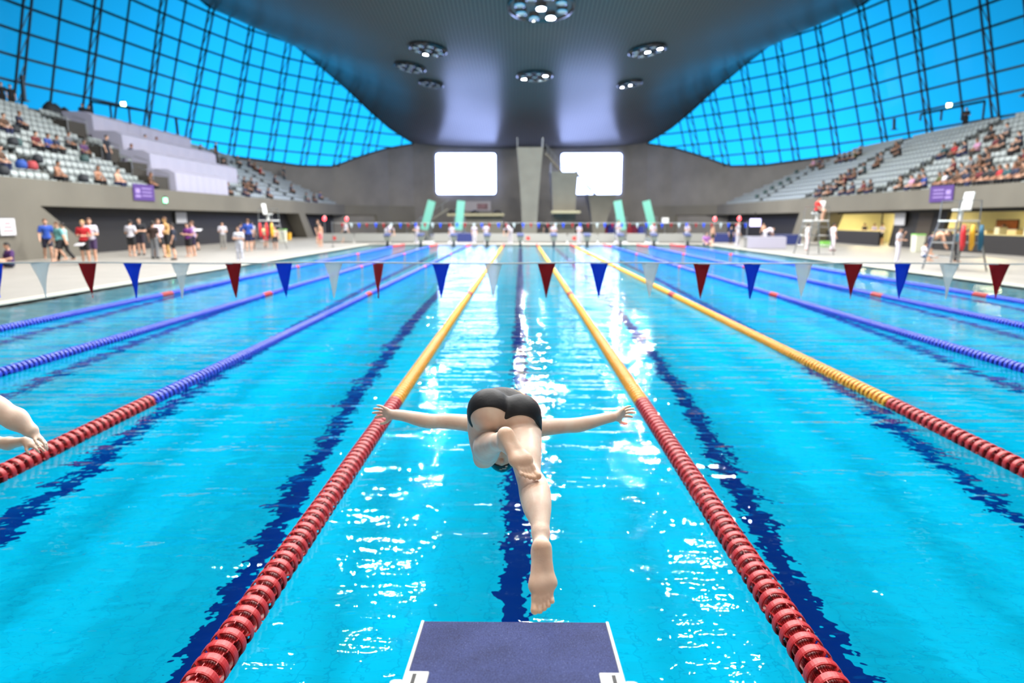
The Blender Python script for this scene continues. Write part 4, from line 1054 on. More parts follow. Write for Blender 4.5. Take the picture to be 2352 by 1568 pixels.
POSES = {
 'stand': {},
 'folded': dict(el=(.25, -.02, 1.13), er=(-.25, -.02, 1.13), wl=(-.08, -.23, 1.18), wr=(.08, -.25, 1.16)),
 'hold': dict(el=(.24, 0, 1.13), er=(-.24, 0, 1.13), wl=(.1, -.28, 1.14), wr=(-.1, -.28, 1.16)),
 'walk': dict(kl=(.1, -.2, .52), al=(.1, -.28, .10), kr=(-.1, .06, .5), ar=(-.1, .30, .14), wl=(.26, .14, .9), wr=(-.26, -.2, .92), el=(.25, .08, 1.13), er=(-.25, -.02, 1.13)),
 'phone': dict(wl=(.08, -.22, 1.42), el=(.24, -.08, 1.16), wr=(-.12, -.24, 1.12)),
 'bend': dict(che=(0, -.32, 1.12), nek=(0, -.46, 1.16), hed=(0, -.60, 1.17), sl=(.17, -.40, 1.13), sr=(-.17, -.40, 1.13), el=(.22, -.46, .88), er=(-.22, -.46, .88), wl=(.16, -.56, .66), wr=(-.16, -.56, .66)),
 'sit': dict(pel=(0, 0, .14), che=(0, -.03, .50), nek=(0, -.05, .65), hed=(0, -.09, .79), hl=(.1, 0, .11), hr=(-.1, 0, .11), kl=(.12, -.38, .16), kr=(-.12, -.38, .16), al=(.12, -.30, -.30), ar=(-.12, -.30, -.30), sl=(.17, -.03, .58), sr=(-.17, -.03, .58), el=(.23, -.14, .34), er=(-.23, -.14, .34), wl=(.12, -.34, .24), wr=(-.12, -.34, .24)),
 'floor': dict(pel=(0, 0, .14), che=(0, .02, .48), nek=(0, .0, .63), hed=(0, -.03, .77), hl=(.1, 0, .12), hr=(-.1, 0, .12), kl=(.2, -.40, .28), kr=(-.2, -.38, .12), al=(.05, -.62, .07), ar=(.1, -.30, .07), sl=(.17, .02, .56), sr=(-.17, .02, .56), el=(.25, -.06, .34), er=(-.25, -.06, .34), wl=(.18, -.3, .3), wr=(-.15, -.3, .2)),
 'armup': dict(er=(-.36, -.02, 1.42), wr=(-.58, -.05, 1.50)),
}
def person_meshes(key, h=.022):
    J = figure(POSES[key]); k = .05
    up = J['hed'] - J['nek']; up = up / np.linalg.norm(up); fw = V_(0, -1, 0) - up * (-up[1]); fw = fw / np.linalg.norm(fw); sd = np.cross(fw, up); M = np.stack([sd, fw, up], 1)
    b = [rc(J['pel'] + V_(.06, 0, 0), J['pel'] - V_(.06, 0, 0), .115, .115, k), rc(J['pel'], J['che'], .115, .125, k), rc(J['che'] + V_(.07, 0, .02), J['che'] - V_(.07, 0, -.02), .11, .11, k),
         rc((J['sl'] + J['che']) / 2, J['sl'], .08, .06, k), rc((J['sr'] + J['che']) / 2, J['sr'], .08, .06, k), rc(J['nek'] - up * .06, J['hed'], .055, .05, .03)]
    head = [el(J['hed'] + up * .03, (.077, .095, .108), M, .02), el(J['hed'] + up * -.045 + fw * .03, (.052, .06, .055), M, .03)]
    face = [rc(J['hed'] + fw * .085 + up * .03, J['hed'] + fw * .108 + up * -.005, .010, .017, .01), rc(J['hed'] + sd * .08, J['hed'] + sd * .082 + up * .03, .016, .018, .01), rc(J['hed'] - sd * .08, J['hed'] - sd * .082 + up * .03, .016, .018, .01)]
    arms = []; legs = []
    for s in 'lr':
        arms += [rc(J['s' + s], J['e' + s], .052, .042, .03), rc(J['e' + s], J['w' + s], .042, .027, .03)]
        d = J['w' + s] - J['e' + s]; d = d / np.linalg.norm(d); arms += [rc(J['w' + s], J['w' + s] + d * .08, .027, .036, .02), rc(J['w' + s] + d * .08, J['w' + s] + d * .16, .034, .016, .02), rc(J['w' + s] + d * .03, J['w' + s] + d * .09 + V_(0, -.035, 0), .016, .012, .01)]
        legs += [rc(J['h' + s], J['k' + s], .092, .058, .04), rc(J['k' + s], (J['k' + s] + J['a' + s]) / 2 + V_(0, .012, 0), .056, .055, .03), rc((J['k' + s] + J['a' + s]) / 2 + V_(0, .012, 0), J['a' + s], .055, .036, .03),
                 rc(J['a' + s] + V_(0, .03, -.03), J['a' + s] + V_(0, -.16, -.045), .042, .032, .03)]
    body = b + arms + legs + head + face
    out = {'body': sdf_mesh('body_' + key, body, h, SK1)}
    out['hair'] = sdf_mesh('hair_' + key, [el(J['hed'] + up * .045 - fw * .012, (.084, .100, .104), M, .01)], h, HAIR['dark'], infl=.004, cuts=[(tuple(fw - up * .9), float((fw - up * .9) @ (J['hed'] + up * .02 + fw * .035)))])
    # clothing: sleeves to mid upper arm, shirt to the hips
    slv = []
    for s in 'lr': slv.append(rc(J['s' + s], J['s' + s] + (J['e' + s] - J['s' + s]) * .62, .06, .058, .02))
    tors = [rc(J['pel'] + V_(.06, 0, 0), J['pel'] - V_(.06, 0, 0), .115, .115, k)] + b[1:5]
    nb = (up + V_(0, 0, .2)); nb = nb / np.linalg.norm(nb)
    ax = J['che'] - J['pel']; ax = ax / np.linalg.norm(ax)
    out['shirt'] = sdf_mesh('shirt_' + key, tors + slv, h, M_white, infl=.014, cuts=[(tuple(nb), float(nb @ (J['nek'] + up * .015))), (tuple(-ax), float(-ax @ (J['pel'] - ax * .03)))])
    hip = [rc(J['pel'] + V_(.06, 0, 0), J['pel'] - V_(.06, 0, 0), .115, .115, k)]
    tr = list(hip); sh = list(hip)
    for s in 'lr':
        tr += [rc(J['h' + s], J['k' + s], .094, .064, .03), rc(J['k' + s], J['a' + s] + (J['k' + s] - J['a' + s]) * .06, .062, .056, .03)]
        sh += [rc(J['h' + s], J['h' + s] + (J['k' + s] - J['h' + s]) * .72, .094, .080, .03)]
    wc = [(tuple(ax), float(ax @ (J['pel'] + ax * .07)))]
    out['trousers'] = sdf_mesh('trousers_' + key, tr, h, M_white, infl=.024 if key == 'sit' else .014, cuts=wc); out['shorts'] = sdf_mesh('shorts_' + key, sh, h, M_white, infl=.012, cuts=wc)
    shoe = []
    for s in 'lr': shoe += [rc(J['a' + s] + V_(0, .03, -.035), J['a' + s] + V_(0, -.16, -.05), .046, .036, .03)]
    out['shoes'] = sdf_mesh('shoes_' + key, shoe, h, M_black, infl=.008)
    return out
PM = {}
def clothm(c): return mat('cloth_%d_%d_%d' % c, c, .8)
def person(loc, rz, pose, label, top=None, bottom=None, kind='shorts', hair='dark', skin=SK1, scale=1.0, shoes=None, group=None, tilt=0):
    hq = .026 if pose in ('sit',) else .022
    if pose not in PM: PM[pose] = person_meshes(pose, hq)
    m = PM[pose]; root = link('person', m['body'], None, loc); root.rotation_euler = (0, 0, rz); root.scale = (scale,) * 3
    root.material_slots[0].link = 'OBJECT'; root.material_slots[0].material = skin
    tag(root, label, 'person', group)
    def ch(nm, me, mt):
        o = link(nm, m[me], root); o.material_slots[0].link = 'OBJECT'; o.material_slots[0].material = mt
    if hair: ch('hair', 'hair', HAIR[hair])
    if top: ch('shirt', 'shirt', clothm(top))
    if bottom: ch(kind, kind, clothm(bottom))
    if shoes: ch('shoes', 'shoes', clothm(shoes))
    return root
W_ = (196, 194, 204); K_ = (24, 24, 28); NV = (36, 44, 78)
def deck_person(px, py, hpx, rz, pose, label, **k):
    """px,py: feet on the deck in the photo; hpx: head top"""
    g = onZ(px, py, .035); H = onY(px, hpx, g.y).z - .035
    sc = k.pop('sc', None) or H / {'floor': .9, 'bend': 1.28, 'sit': .9}.get(pose, 1.74)
    return person((g.x, g.y, .035), rz, pose, label, scale=max(.7, min(1.15, sc)), **k)
D = deck_person; E_ = PI / 2     # rz=0 faces the camera, E_ faces +x, -E_ faces -x, PI faces away
D(113, 599, 503, .7, 'walk', 'person walking in a blue shirt with pale sleeves, before the slanted wall edge', top=(40, 78, 170), bottom=(40, 40, 60), hair='brown')
D(140, 601, 510, -.5, 'walk', 'person in a teal and grey top and black shorts, right of the blue shirt', top=(92, 152, 154), bottom=K_, hair='brown')
D(153, 600, 512, -1.2, 'walk', 'person in a pale teal top and long black trousers, left of the red shirt', top=(150, 186, 184), bottom=K_, kind='trousers', hair='dark')
D(199, 607, 506, .2, 'hold', 'person in a red shirt and black shorts holding white papers', top=(188, 34, 42), bottom=K_, kind='shorts', hair='fair')
D(214, 606, 501, .6, 'hold', 'person in a white shirt half hidden behind the red shirt', top=W_, bottom=(70, 50, 90), hair='brown')
D(305, 589, 505, PI, 'folded', 'broad person in a white shirt and black shorts, seen from behind by the black wall', top=W_, bottom=K_, hair='dark')
D(326, 586, 500, .2, 'hold', 'person in dark clothes just right of the broad white shirt', top=(30, 32, 38), bottom=(34, 30, 44), hair='dark', shoes=K_)
D(357, 594, 508, PI, 'stand', 'person in dark top and grey trousers with black shoes, left side of the group', top=(54, 38, 34), bottom=(112, 114, 118), kind='trousers', shoes=K_)
D(369, 592, 503, .9, 'walk', 'person in a white top with a maroon front and black shorts, in the middle group', top=(214, 200, 216), bottom=K_, hair='brown')
D(386, 591, 499, -.6, 'hold', 'bare-chested person in black shorts, tallest of the middle group', bottom=K_, hair='brown', skin=mat('skin_tan', (198, 158, 100), .5))
D(402, 597, 513, -1.2, 'stand', 'person in navy top and black shorts at the right of the middle group', top=(28, 34, 52), bottom=K_, hair='dark', shoes=K_)
D(436, 590, 512, -.3, 'folded', 'person in a purple shirt and black shorts beside someone in a white sleeve', top=(104, 44, 124), bottom=K_, hair='dark')
D(447, 588, 508, -1.0, 'hold', 'person in a pale purple top holding white papers, right of the purple shirt', top=(170, 150, 180), bottom=(38, 30, 60), hair='brown')
D(456, 574, 520, -1.4, 'stand', 'person in black standing behind the one with white papers', top=K_, bottom=K_, hair='dark', shoes=K_)
D(514, 572, 510, .4, 'hold', 'person in a white shirt and grey trousers alone against the black wall', top=W_, bottom=(132, 130, 126), kind='trousers', hair='dark')
D(552, 600, 521, 0, 'folded', 'person all in white with folded arms, closest to the water on the left deck', top=(204, 206, 216), bottom=(200, 202, 214), kind='trousers', hair='brown', shoes=(220, 220, 230))
D(573, 577, 503, PI + .3, 'stand', 'person in a long royal blue top and navy shorts behind the official in white', top=(32, 66, 150), bottom=(26, 34, 70), hair='brown')
D(556, 572, 511, PI, 'stand', 'person in a dark blue top, behind and left of the royal blue top', top=(28, 52, 110), bottom=NV, hair='dark')
D(581, 572, 508, PI - .3, 'stand', 'person in a white shirt mostly hidden behind the royal blue top', top=W_, bottom=NV, hair='dark')
D(633, 573, 514, .3, 'stand', 'bare-chested child in black shorts right of the left lifeguard chair', bottom=K_, hair='brown', sc=.82)
D(611, 568, 516, .8, 'hold', 'person in a cream and red top standing behind the left lifeguard chair', top=(206, 196, 150), bottom=(196, 44, 50), hair='fair')
D(737, 566, 512, -.6, 'stand', 'bare-chested person in pink shorts near the first red lamp', bottom=(226, 120, 130), hair='dark')
D(731, 560, 505, 1.2, 'stand', 'person in black behind the bare-chested one in pink shorts', top=K_, bottom=(60, 60, 60), hair='brown')
D(795, 557, 507, -1.0, 'walk', 'person in a white shirt and black shorts walking by the second red lamp', top=W_, bottom=K_, hair='dark')
D(24, 615, 557, -.5, 'floor', 'person in a purple top sitting on the deck against the wall at the left edge', top=(70, 36, 96), bottom=(30, 32, 60), hair='dark')
D(1693, 566, 507, .8, 'stand', 'official all in white under the red lamp, left of the television', top=W_, bottom=W_, kind='trousers', hair='dark', shoes=W_)
D(1756, 563, 533, 1.6, 'bend', 'person all in white leaning over the white table', top=(226, 218, 232), bottom=W_, kind='trousers', hair='dark', sc=1.0)
D(1678, 560, 520, 0, 'stand', 'person in navy behind the official under the red lamp', top=NV, bottom=K_, kind='trousers', hair='dark')
D(1622, 565, 527, .2, 'floor', 'person in a lilac top sitting by the far corner of the pool', top=(150, 96, 160), bottom=(40, 40, 90), hair='dark', sc=1.1)
D(1636, 560, 521, .5, 'stand', 'bare-chested person by the far corner behind the lilac top', bottom=(50, 60, 50), hair='brown', sc=.8)
D(1752, 553, 512, -.9, 'stand', 'bare-chested person behind the tables right of the television', bottom=K_, hair='dark')
D(1911, 576, 512, 1.7, 'stand', 'person in a white and red top and white trousers right of the red-clad lifeguard', top=(214, 200, 206), bottom=(226, 216, 226), kind='trousers', hair='dark', shoes=(120, 30, 40))
D(1852, 575, 515, 1.3, 'stand', 'person in white at the foot of the chair with the person in red', top=(220, 216, 222), bottom=(226, 206, 214), kind='trousers', hair='dark')
D(2060, 603, 522, .9, 'phone', 'official all in white with a hand raised to the mouth, beside the notice board pier', top=W_, bottom=(222, 220, 236), kind='trousers', hair='dark', shoes=W_)
D(2133, 600, 540, 1.2, 'bend', 'person in dark shorts bending forward beside the empty lifeguard chair', bottom=(40, 44, 70), hair='brown', skin=SK1, sc=1.05)
D(2122, 592, 556, 1.4, 'floor', 'person in a white top crouching left of the bending person', top=W_, bottom=(40, 70, 110), hair='dark')
D(2196, 602, 540, 1.6, 'stand', 'person in a dark teal top and black trousers under the empty lifeguard chair', top=(28, 70, 86), bottom=K_, kind='trousers', hair='dark', sc=.85)
# the lifeguard in red on the raised chair
g = GC2[1]; person((g.x, g.y, .035 + GC2[2] + .36), .9, 'sit', 'person in a red top and black shorts sitting high on the lifeguard chair', top=(204, 44, 40), bottom=K_, hair='dark')
# behind the counters
for (px, py, c, lb) in ((1985, 535, (36, 30, 46), 'person in black behind the far black counter'), (2008, 534, (226, 214, 236), 'person in a white top behind the far black counter, right of the one in black'), (2026, 535, (222, 216, 232), 'second person in white behind the far black counter, nearest the dark pier'), (2304, 540, (84, 60, 110), 'person in purple behind the near black counter under the rust red panel')):
    p = onX(px, py, xr + 2.0); person((p.x, p.y, .035), E_ * -1 + .3, 'hold', lb, top=c, bottom=K_, hair='dark', scale=.9)
# officials behind the far blocks
offs = [(888, 511, 1.0, 'bend'), (957, 512, -.8, 'hold'), (1037, 518, 0, 'stand'), (1089, 514, .4, 'stand'), (1116, 513, PI, 'folded'), (1172, 517, -.6, 'bend'), (1272, 514, .2, 'folded'), (1331, 514, .5, 'hold'), (1421, 505, .8, 'phone'), (1501, 511, -.3, 'hold'), (1580, 511, .4, 'hold')]
desc = ['leaning official in white behind the leftmost far block', 'official in white behind the second far block', 'official in white behind the third far block, left of the navy-covered table', 'official in white standing in front of the navy-covered table',
        'official in white seen from behind, behind the fourth far block', 'stooping official in white with a red cap left of the fifth far block', 'official in white below the gap between the two taller diving towers', 'official in white with raised elbow by the lowest diving tower', 'tall official in white in front of the third springboard', 'official in white beside the far right springboard', 'official in white behind the tenth far block']
for (px, py, rz, ps), lb in zip(offs, desc):
    p = onY(px, py, 52.2); person((p.x, 52.2, .035), rz, ps, lb, top=(188, 182, 200), bottom=(190, 188, 198), kind='trousers', hair='dark', shoes=W_, scale=max(.85, min(1.1, (p.z - .035) / (1.74 if ps != 'bend' else 1.28))))
p = onY(1256, 508, 56); person((p.x, 56, .035), PI, 'stand', 'person in black left of the official below the diving towers', top=K_, bottom=K_, hair='dark')

# ================================================================== spectators in the stands
PAL = {'black': (28, 28, 32), 'navy': (38, 44, 66), 'dark red': (96, 32, 36), 'brown': (84, 60, 44), 'grey': (104, 106, 110), 'purple': (84, 54, 96), 'blue': (36, 66, 140), 'white': (206, 204, 214), 'teal': (44, 78, 84), 'pink': (188, 140, 170), 'red': (168, 44, 48), 'olive': (80, 80, 40), 'bare': None, 'yellow': (190, 160, 50)}
spL = [(85, 327, 'dark red'), (132, 336, 'navy'), (12, 292, 'brown'), (135, 394, 'bare'), (228, 404, 'bare'), (273, 414, 'bare'), (195, 342, 'purple'), (335, 325, 'brown'), (361, 331, 'navy'), (304, 356, 'navy'), (348, 416, 'brown'), (112, 326, 'blue'), (47, 283, 'navy'),
       (462, 343, 'navy'), (515, 377, 'black'), (573, 374, 'navy'), (586, 386, 'brown'), (600, 398, 'red'), (547, 374, 'teal'), (562, 420, 'black'), (571, 428, 'brown'), (578, 420, 'black'), (590, 432, 'navy'), (564, 440, 'navy'), (617, 442, 'navy'), (632, 412, 'navy'), (670, 437, 'navy'), (704, 454, 'teal'), (722, 456, 'black'), (736, 453, 'blue'), (525, 432, 'black'), (2, 355, 'brown'), (160, 332, 'grey'), (537, 402, 'teal')]
spR = [(1867, 376, 'pink'), (1882, 376, 'navy'), (1926, 364, 'black'), (1938, 360, 'navy'), (1950, 358, 'black'), (1962, 357, 'olive'), (1974, 352, 'black'), (1889, 377, 'grey'), (1880, 441, 'navy'), (1890, 434, 'black'), (1900, 436, 'brown'), (1908, 441, 'navy'), (1919, 428, 'black'), (1929, 419, 'brown'), (1938, 417, 'dark red'), (1948, 404, 'navy'), (1960, 405, 'brown'), (1983, 392, 'teal'), (2014, 371, 'brown'), (2022, 366, 'grey'), (2056, 345, 'brown'), (2064, 347, 'black'), (2165, 356, 'teal'), (2191, 345, 'red'), (2214, 342, 'navy'), (2242, 344, 'pink'), (2262, 362, 'black'), (2248, 372, 'brown'), (2228, 378, 'grey'), (2188, 382, 'dark red'), (2207, 390, 'grey'), (2270, 372, 'black'), (2118, 407, 'grey'), (2066, 431, 'brown'), (2092, 428, 'pink'), (2110, 428, 'black'), (2121, 418, 'blue'), (2170, 416, 'white'), (2188, 423, 'black'), (2196, 413, 'brown'), (2240, 408, 'brown'), (2254, 410, 'dark red'), (2266, 402, 'black'), (2278, 412, 'black'), (2292, 420, 'red'), (2338, 382, 'brown'), (2330, 396, 'navy'), (2349, 372, 'dark red'), (2275, 305, 'black'), (2300, 325, 'black'), (2312, 300, 'grey'), (2340, 320, 'navy'), (2290, 335, 'dark red'), (1937, 439, 'black'), (1956, 438, 'navy'), (1981, 438, 'dark red'), (1997, 437, 'black'), (2155, 428, 'olive'), (2348, 415, 'brown'), (2310, 405, 'teal'), (2215, 425, 'navy'), (2332, 345, 'black')]
ORD20 = ordn + ['eleventh', 'twelfth', 'thirteenth', 'fourteenth', 'fifteenth', 'sixteenth', 'seventeenth', 'eighteenth', 'nineteenth', 'twentieth', 'next-to-last', 'last']
lab_count = {}
for side, L in ((-1, spL), (1, spR)):
    items = []
    for (px, py, c) in L:
        k, y = stand_hit(side, px, py, .82); k = min(k, ROWS - 1); y = min(y, row_end(k) - .5)
        items.append((k, y, c, px))
    items.sort(key=lambda t: (t[0], t[1])); cnt = {}
    for (k, y, c, px) in items: cnt[k] = cnt.get(k, 0) + 1
    seen = {}
    for (k, y, c, px) in items:
        while any(abs(y - yy) < .5 for yy in seen.get(k, [])): y += .1
        n = len(seen.setdefault(k, [])); seen[k].append(y)
        sd_ = 'left' if side < 0 else 'right'
        txt = "spectator %s, %s from the near end of the %s stand's %s row" % ('bare-chested' if c == 'bare' else 'in ' + c, ORD20[min(n, 21)], sd_, ordw[k])
        z = row_z(k) + .44
        person((sx(side, row_x(k) + .46), y, z), -side * E_ + random.uniform(-.3, .3), 'sit', txt, top=PAL[c], bottom=random.choice([K_, NV, (60, 56, 54)]), kind='trousers', shoes=K_, skin=random.choice([SK1, SK2, SK2]), hair=random.choice(['dark', 'dark', 'brown']), scale=1.05, group='spectators on the %s stand' % sd_)
def stand_person(side, px, py, label, pose='stand', lift=.9, **k):
    kk, y = stand_hit(side, px, py, lift); kk = min(kk, ROWS - 1); y = min(y, row_end(kk) - .5)
    return person((sx(side, row_x(kk) + .2), y, row_z(kk)), -side * E_, pose, label, **k)
stand_person(-1, 241, 345, 'person in dark clothes standing on the left stand in front of the second white cover', top=(30, 36, 48), bottom=(26, 30, 40), kind='trousers', hair='dark', scale=1.1)
stand_person(-1, 649, 402, 'person in dark teal standing among the seats near the far end of the left stand', top=(44, 62, 70), bottom=(40, 56, 66), kind='trousers', hair='dark', scale=1.1)
stand_person(-1, 493, 352, 'lone dark figure standing at the top beyond the white covers', top=K_, bottom=K_, kind='trousers', hair='dark', scale=1.1, pose='stand')
# silhouettes on the concourse in front of the glass
zc_ = row_z(ROWS) + .15
for (px, py, side, ps, lb) in ((24, 215, -1, 'armup', 'dark figure on the left concourse pointing with one arm, at the left edge'), (4, 212, -1, 'stand', 'dark figure cut by the left edge, beside the one pointing'), (190, 262, -1, 'stand', 'dark figure standing before the left glass, further from the portal frame'), (205, 264, -1, 'stand', 'dark figure standing before the left glass beside the portal frame post'), (2219, 268, 1, 'hold', 'dark hunched figure behind the portal frame before the right glass')):
    x = sx(side, row_x(ROWS) + (1.2 if side > 0 else 2.0)); p = onX(px, py, x); person((x, p.y, zc_), -side * E_ * .5, ps, lb, top=K_, bottom=K_, kind='trousers', hair='dark')
# bags left on the seats
def bag(side, px, py, m, label, s=1.0):
    k, y = stand_hit(side, px, py, .62); k = min(k, ROWS - 1)
    root = empty('kit_bag', (sx(side, row_x(k) + .36), y, row_z(k) + .45)); tag(root, label, 'bag')
    mb = MB(); mb.lathe([(0, 0), (.2 * s, 0), (.25 * s, .1), (.24 * s, .3 * s), (.15 * s, .42 * s), (0, .45 * s)], 14); mb.obj('sack', m, root, smooth=True); mb = MB(); mb.tube([(-.1, -.1, .4 * s), (0, -.12, .52 * s), (.1, -.1, .4 * s)], .015, 6); mb.obj('strap', M_black, root)
B1 = mat('bag_blue', (34, 72, 150), .7); B2 = mat('bag_dark', (34, 38, 44), .7); B3 = mat('bag_teal', (60, 84, 84), .7)
for i, (px, py, m, lb) in enumerate(((50, 383, B1, 'blue bag in a low row at the left edge of the left stand'), (75, 386, mat('bag_red', (160, 60, 64), .7), 'red bag beside the blue bag on the left stand'), (35, 295, B2, 'dark bag high on the left stand near the left edge'), (88, 372, B2, 'dark bag above the red bag on the left stand'), (30, 322, B2, 'dark bag on the seats beside a spectator at the left edge'), (40, 328, B3, 'grey-green bag in the middle rows near the left edge'), (192, 412, B2, 'dark bag in a low row between two bare-chested spectators'), (8, 397, B2, 'black bag on the lowest row at the left edge'), (195, 366, B3, 'small grey bag in the middle of the near left stand'))):
    bag(-1, px, py, m, lb)
for i, (px, py, lb) in enumerate(((1738, 455, 'grey bin bag on the aisle, lowest of the diagonal line on the right stand'), (1757, 444, 'grey bag second from the bottom of the diagonal line'), (1773, 434, 'grey bag third from the bottom of the diagonal line'), (1792, 424, 'grey bag fourth from the bottom of the diagonal line'), (1810, 412, 'grey bag fifth from the bottom of the diagonal line'), (1829, 398, 'grey bag near the top of the diagonal line, below pale glints'))):
    bag(1, px, py, B3, lb, .9)
# big dark object groups on the left concourse
for (px, py, s, lb) in ((113, 240, 1.05, 'large dark rucksack heap before the left glass, taller one'), (148, 254, .9, 'dark rucksack heap before the left glass, further along'), (128, 262, 1.0, 'low dark heap between the two rucksack heaps'), (255, 281, 1.0, 'small dark heap under the left portal frame'), (390, 314, .8, 'blue-grey heap on the concourse behind the topmost white cover')):
    x = sx(-1, row_x(ROWS) + .9); p = onX(px, py, x); mb = MB(); mb.lathe([(0, 0), (.42 * s, .02), (.5 * s, .3 * s), (.36 * s, .7 * s), (.12 * s, .95 * s), (0, 1.0 * s)], 12); o = mb.obj('rucksack_heap', B2, smooth=True); o.location = (x, p.y, zc_); tag(o, lb, 'bags')

# papers held by two people on the left deck
for (px, py, gx, gy, lb) in ((183, 561, 199, 607, 'white papers held by the person in the red shirt'), (455, 528, 447, 588, 'white papers held by the person in the pale purple top')):
    g = onZ(gx, gy, .035); c = onY(px, py, g.y - .34); mb = MB(); mb.box((0, 0, 0), (.34, .26, .02), M=Matrix.Rotation(.35, 3, 'X')); o = mb.obj('paper_stack', M_board); o.location = c; tag(o, lb, 'papers')
# ================================================================== the diving swimmer
M_skin = bpy.data.materials.new('skin_wet'); M_skin.use_nodes = True; nt = M_skin.node_tree; b = nt.nodes['Principled BSDF']
tc = nt.nodes.new('ShaderNodeTexCoord'); n = nt.nodes.new('ShaderNodeTexNoise'); n.inputs['Scale'].default_value = 14; n.inputs['Detail'].default_value = 4
r = nt.nodes.new('ShaderNodeValToRGB'); r.color_ramp.elements[0].position = .35; r.color_ramp.elements[1].position = .7
r.color_ramp.elements[0].color = (*lin((240, 206, 184)), 1); r.color_ramp.elements[1].color = (*lin((250, 228, 208)), 1)
nt.links.new(tc.outputs['Object'], n.inputs['Vector']); nt.links.new(n.outputs['Fac'], r.inputs['Fac'])
# soles, palms, elbows and knees are a little redder: attribute painted from the joints
at = nt.nodes.new('ShaderNodeAttribute'); at.attribute_name = 'sole'; mx = nt.nodes.new('ShaderNodeMix'); mx.data_type = 'RGBA'
mx.inputs[7].default_value = (*lin((226, 174, 132)), 1); nt.links.new(at.outputs['Fac'], mx.inputs[0]); nt.links.new(r.outputs['Color'], mx.inputs[6])
nt.links.new(mx.outputs[2], b.inputs['Base Color']); b.inputs['Roughness'].default_value = .5; b.inputs['Subsurface Weight'].default_value = .12; b.inputs['Subsurface Radius'].default_value = (.012, .005, .003); b.inputs['Subsurface Scale'].default_value = 1
b.inputs['Coat Weight'].default_value = .05; b.inputs['Coat Roughness'].default_value = .2
n3 = nt.nodes.new('ShaderNodeTexNoise'); n3.inputs['Scale'].default_value = 120; bpn = nt.nodes.new('ShaderNodeBump'); bpn.inputs['Strength'].default_value = .12; bpn.inputs['Distance'].default_value = .003
nt.links.new(tc.outputs['Object'], n3.inputs['Vector']); nt.links.new(n3.outputs['Fac'], bpn.inputs['Height']); nt.links.new(bpn.outputs[0], b.inputs['Normal'])

def A(v): return np.array(v, float)
def Q(px, py, d): return A(P(px, py, d))
def R_(px, d): return px * d / FPX
def nrm(v): v = A(v); return v / np.linalg.norm(v)
def chain(pts, k=.03, sub=5):
    """smooth limb: (point, radius) stations joined with Catmull-Rom curves"""
    P_ = [A(p) for p, r in pts]; r_ = [r for p, r in pts]; out = []; last = None
    for i in range(len(pts) - 1):
        a, b_, c, d = P_[max(i - 1, 0)], P_[i], P_[i + 1], P_[min(i + 2, len(P_) - 1)]; ra, rb, rcc, rd = r_[max(i - 1, 0)], r_[i], r_[i + 1], r_[min(i + 2, len(P_) - 1)]
        for j in range(sub + 1):
            t = j / sub; f = lambda a, b, c, d: .5 * ((2 * b) + (-a + c) * t + (2 * a - 5 * b + 4 * c - d) * t * t + (-a + 3 * b - 3 * c + d) * t ** 3)
            cur = (f(a, b_, c, d), f(ra, rb, rcc, rd))
            if last is not None and j > 0: out.append(rc(last[0], cur[0], last[1], cur[1], k if not out else .012))
            last = cur
    return out
iR, iU, iF = A(IMG_R), A(IMG_U), A(IMG_F)
SOLES = []
def foot(heel, toe, away, s, ankle, ank_r, Lw=1.0):
    """heel/toe points on the sole line, away: from sole to instep, s=+1 when the big toe lies along +side"""
    heel = A(heel); toe = A(toe); F = nrm(toe - heel); L = np.linalg.norm(toe - heel); N = nrm(A(away) - F * (A(away) @ F)); S = np.cross(N, F) * s
    def p(f, w, n): return heel + F * L * f + S * L * w * Lw + N * L * n
    SOLES.append((heel, F, N, L))
    k = .02
    pr = [rc(p(.115, .0, .118), p(.17, 0, .13), .124 * L, .120 * L, k), rc(p(.14, -.045, .10), p(.60, -.115, .062), .088 * L, .068 * L, k), rc(p(.16, .03, .13), p(.64, .10, .072), .085 * L, .078 * L, k),
          rc(p(.58, -.11, .06), p(.62, .10, .072), .068 * L, .078 * L, k), rc(p(.62, -.130, .052), p(.69, .085, .062), .050 * L, .066 * L, .016),
          rc(p(.22, 0, .25), p(.62, .03, .13), .105 * L, .085 * L, .03), rc(ankle, p(.21, 0, .24), ank_r, .11 * L, .02),
          rc(ankle - N * ank_r * .3, p(.09, 0, .17), ank_r * .55, .075 * L, .015)]
    pr += [rc(p(.70, -.115, .082), p(.79, .085, .078), .034 * L, .040 * L, .014)]
    # toes: (w at root, w at tip, f root, f tip, r root, r tip)
    for (w0, w1, f0, f1, r0, r1) in ((.118, .122, .78, .955, .052, .060), (.043, .050, .80, .965, .033, .041), (-.014, -.010, .79, .935, .030, .038), (-.068, -.068, .77, .895, .028, .036), (-.120, -.124, .735, .845, .028, .036)):
        pr += [rc(p(f0, w0, .060), p((f0 + f1) / 2, (w0 + w1) / 2, .075), r0 * L, r0 * .9 * L, .006), rc(p((f0 + f1) / 2, (w0 + w1) / 2, .075), p(f1, w1, .042), r0 * .9 * L, r1 * L, .002)]
    return pr
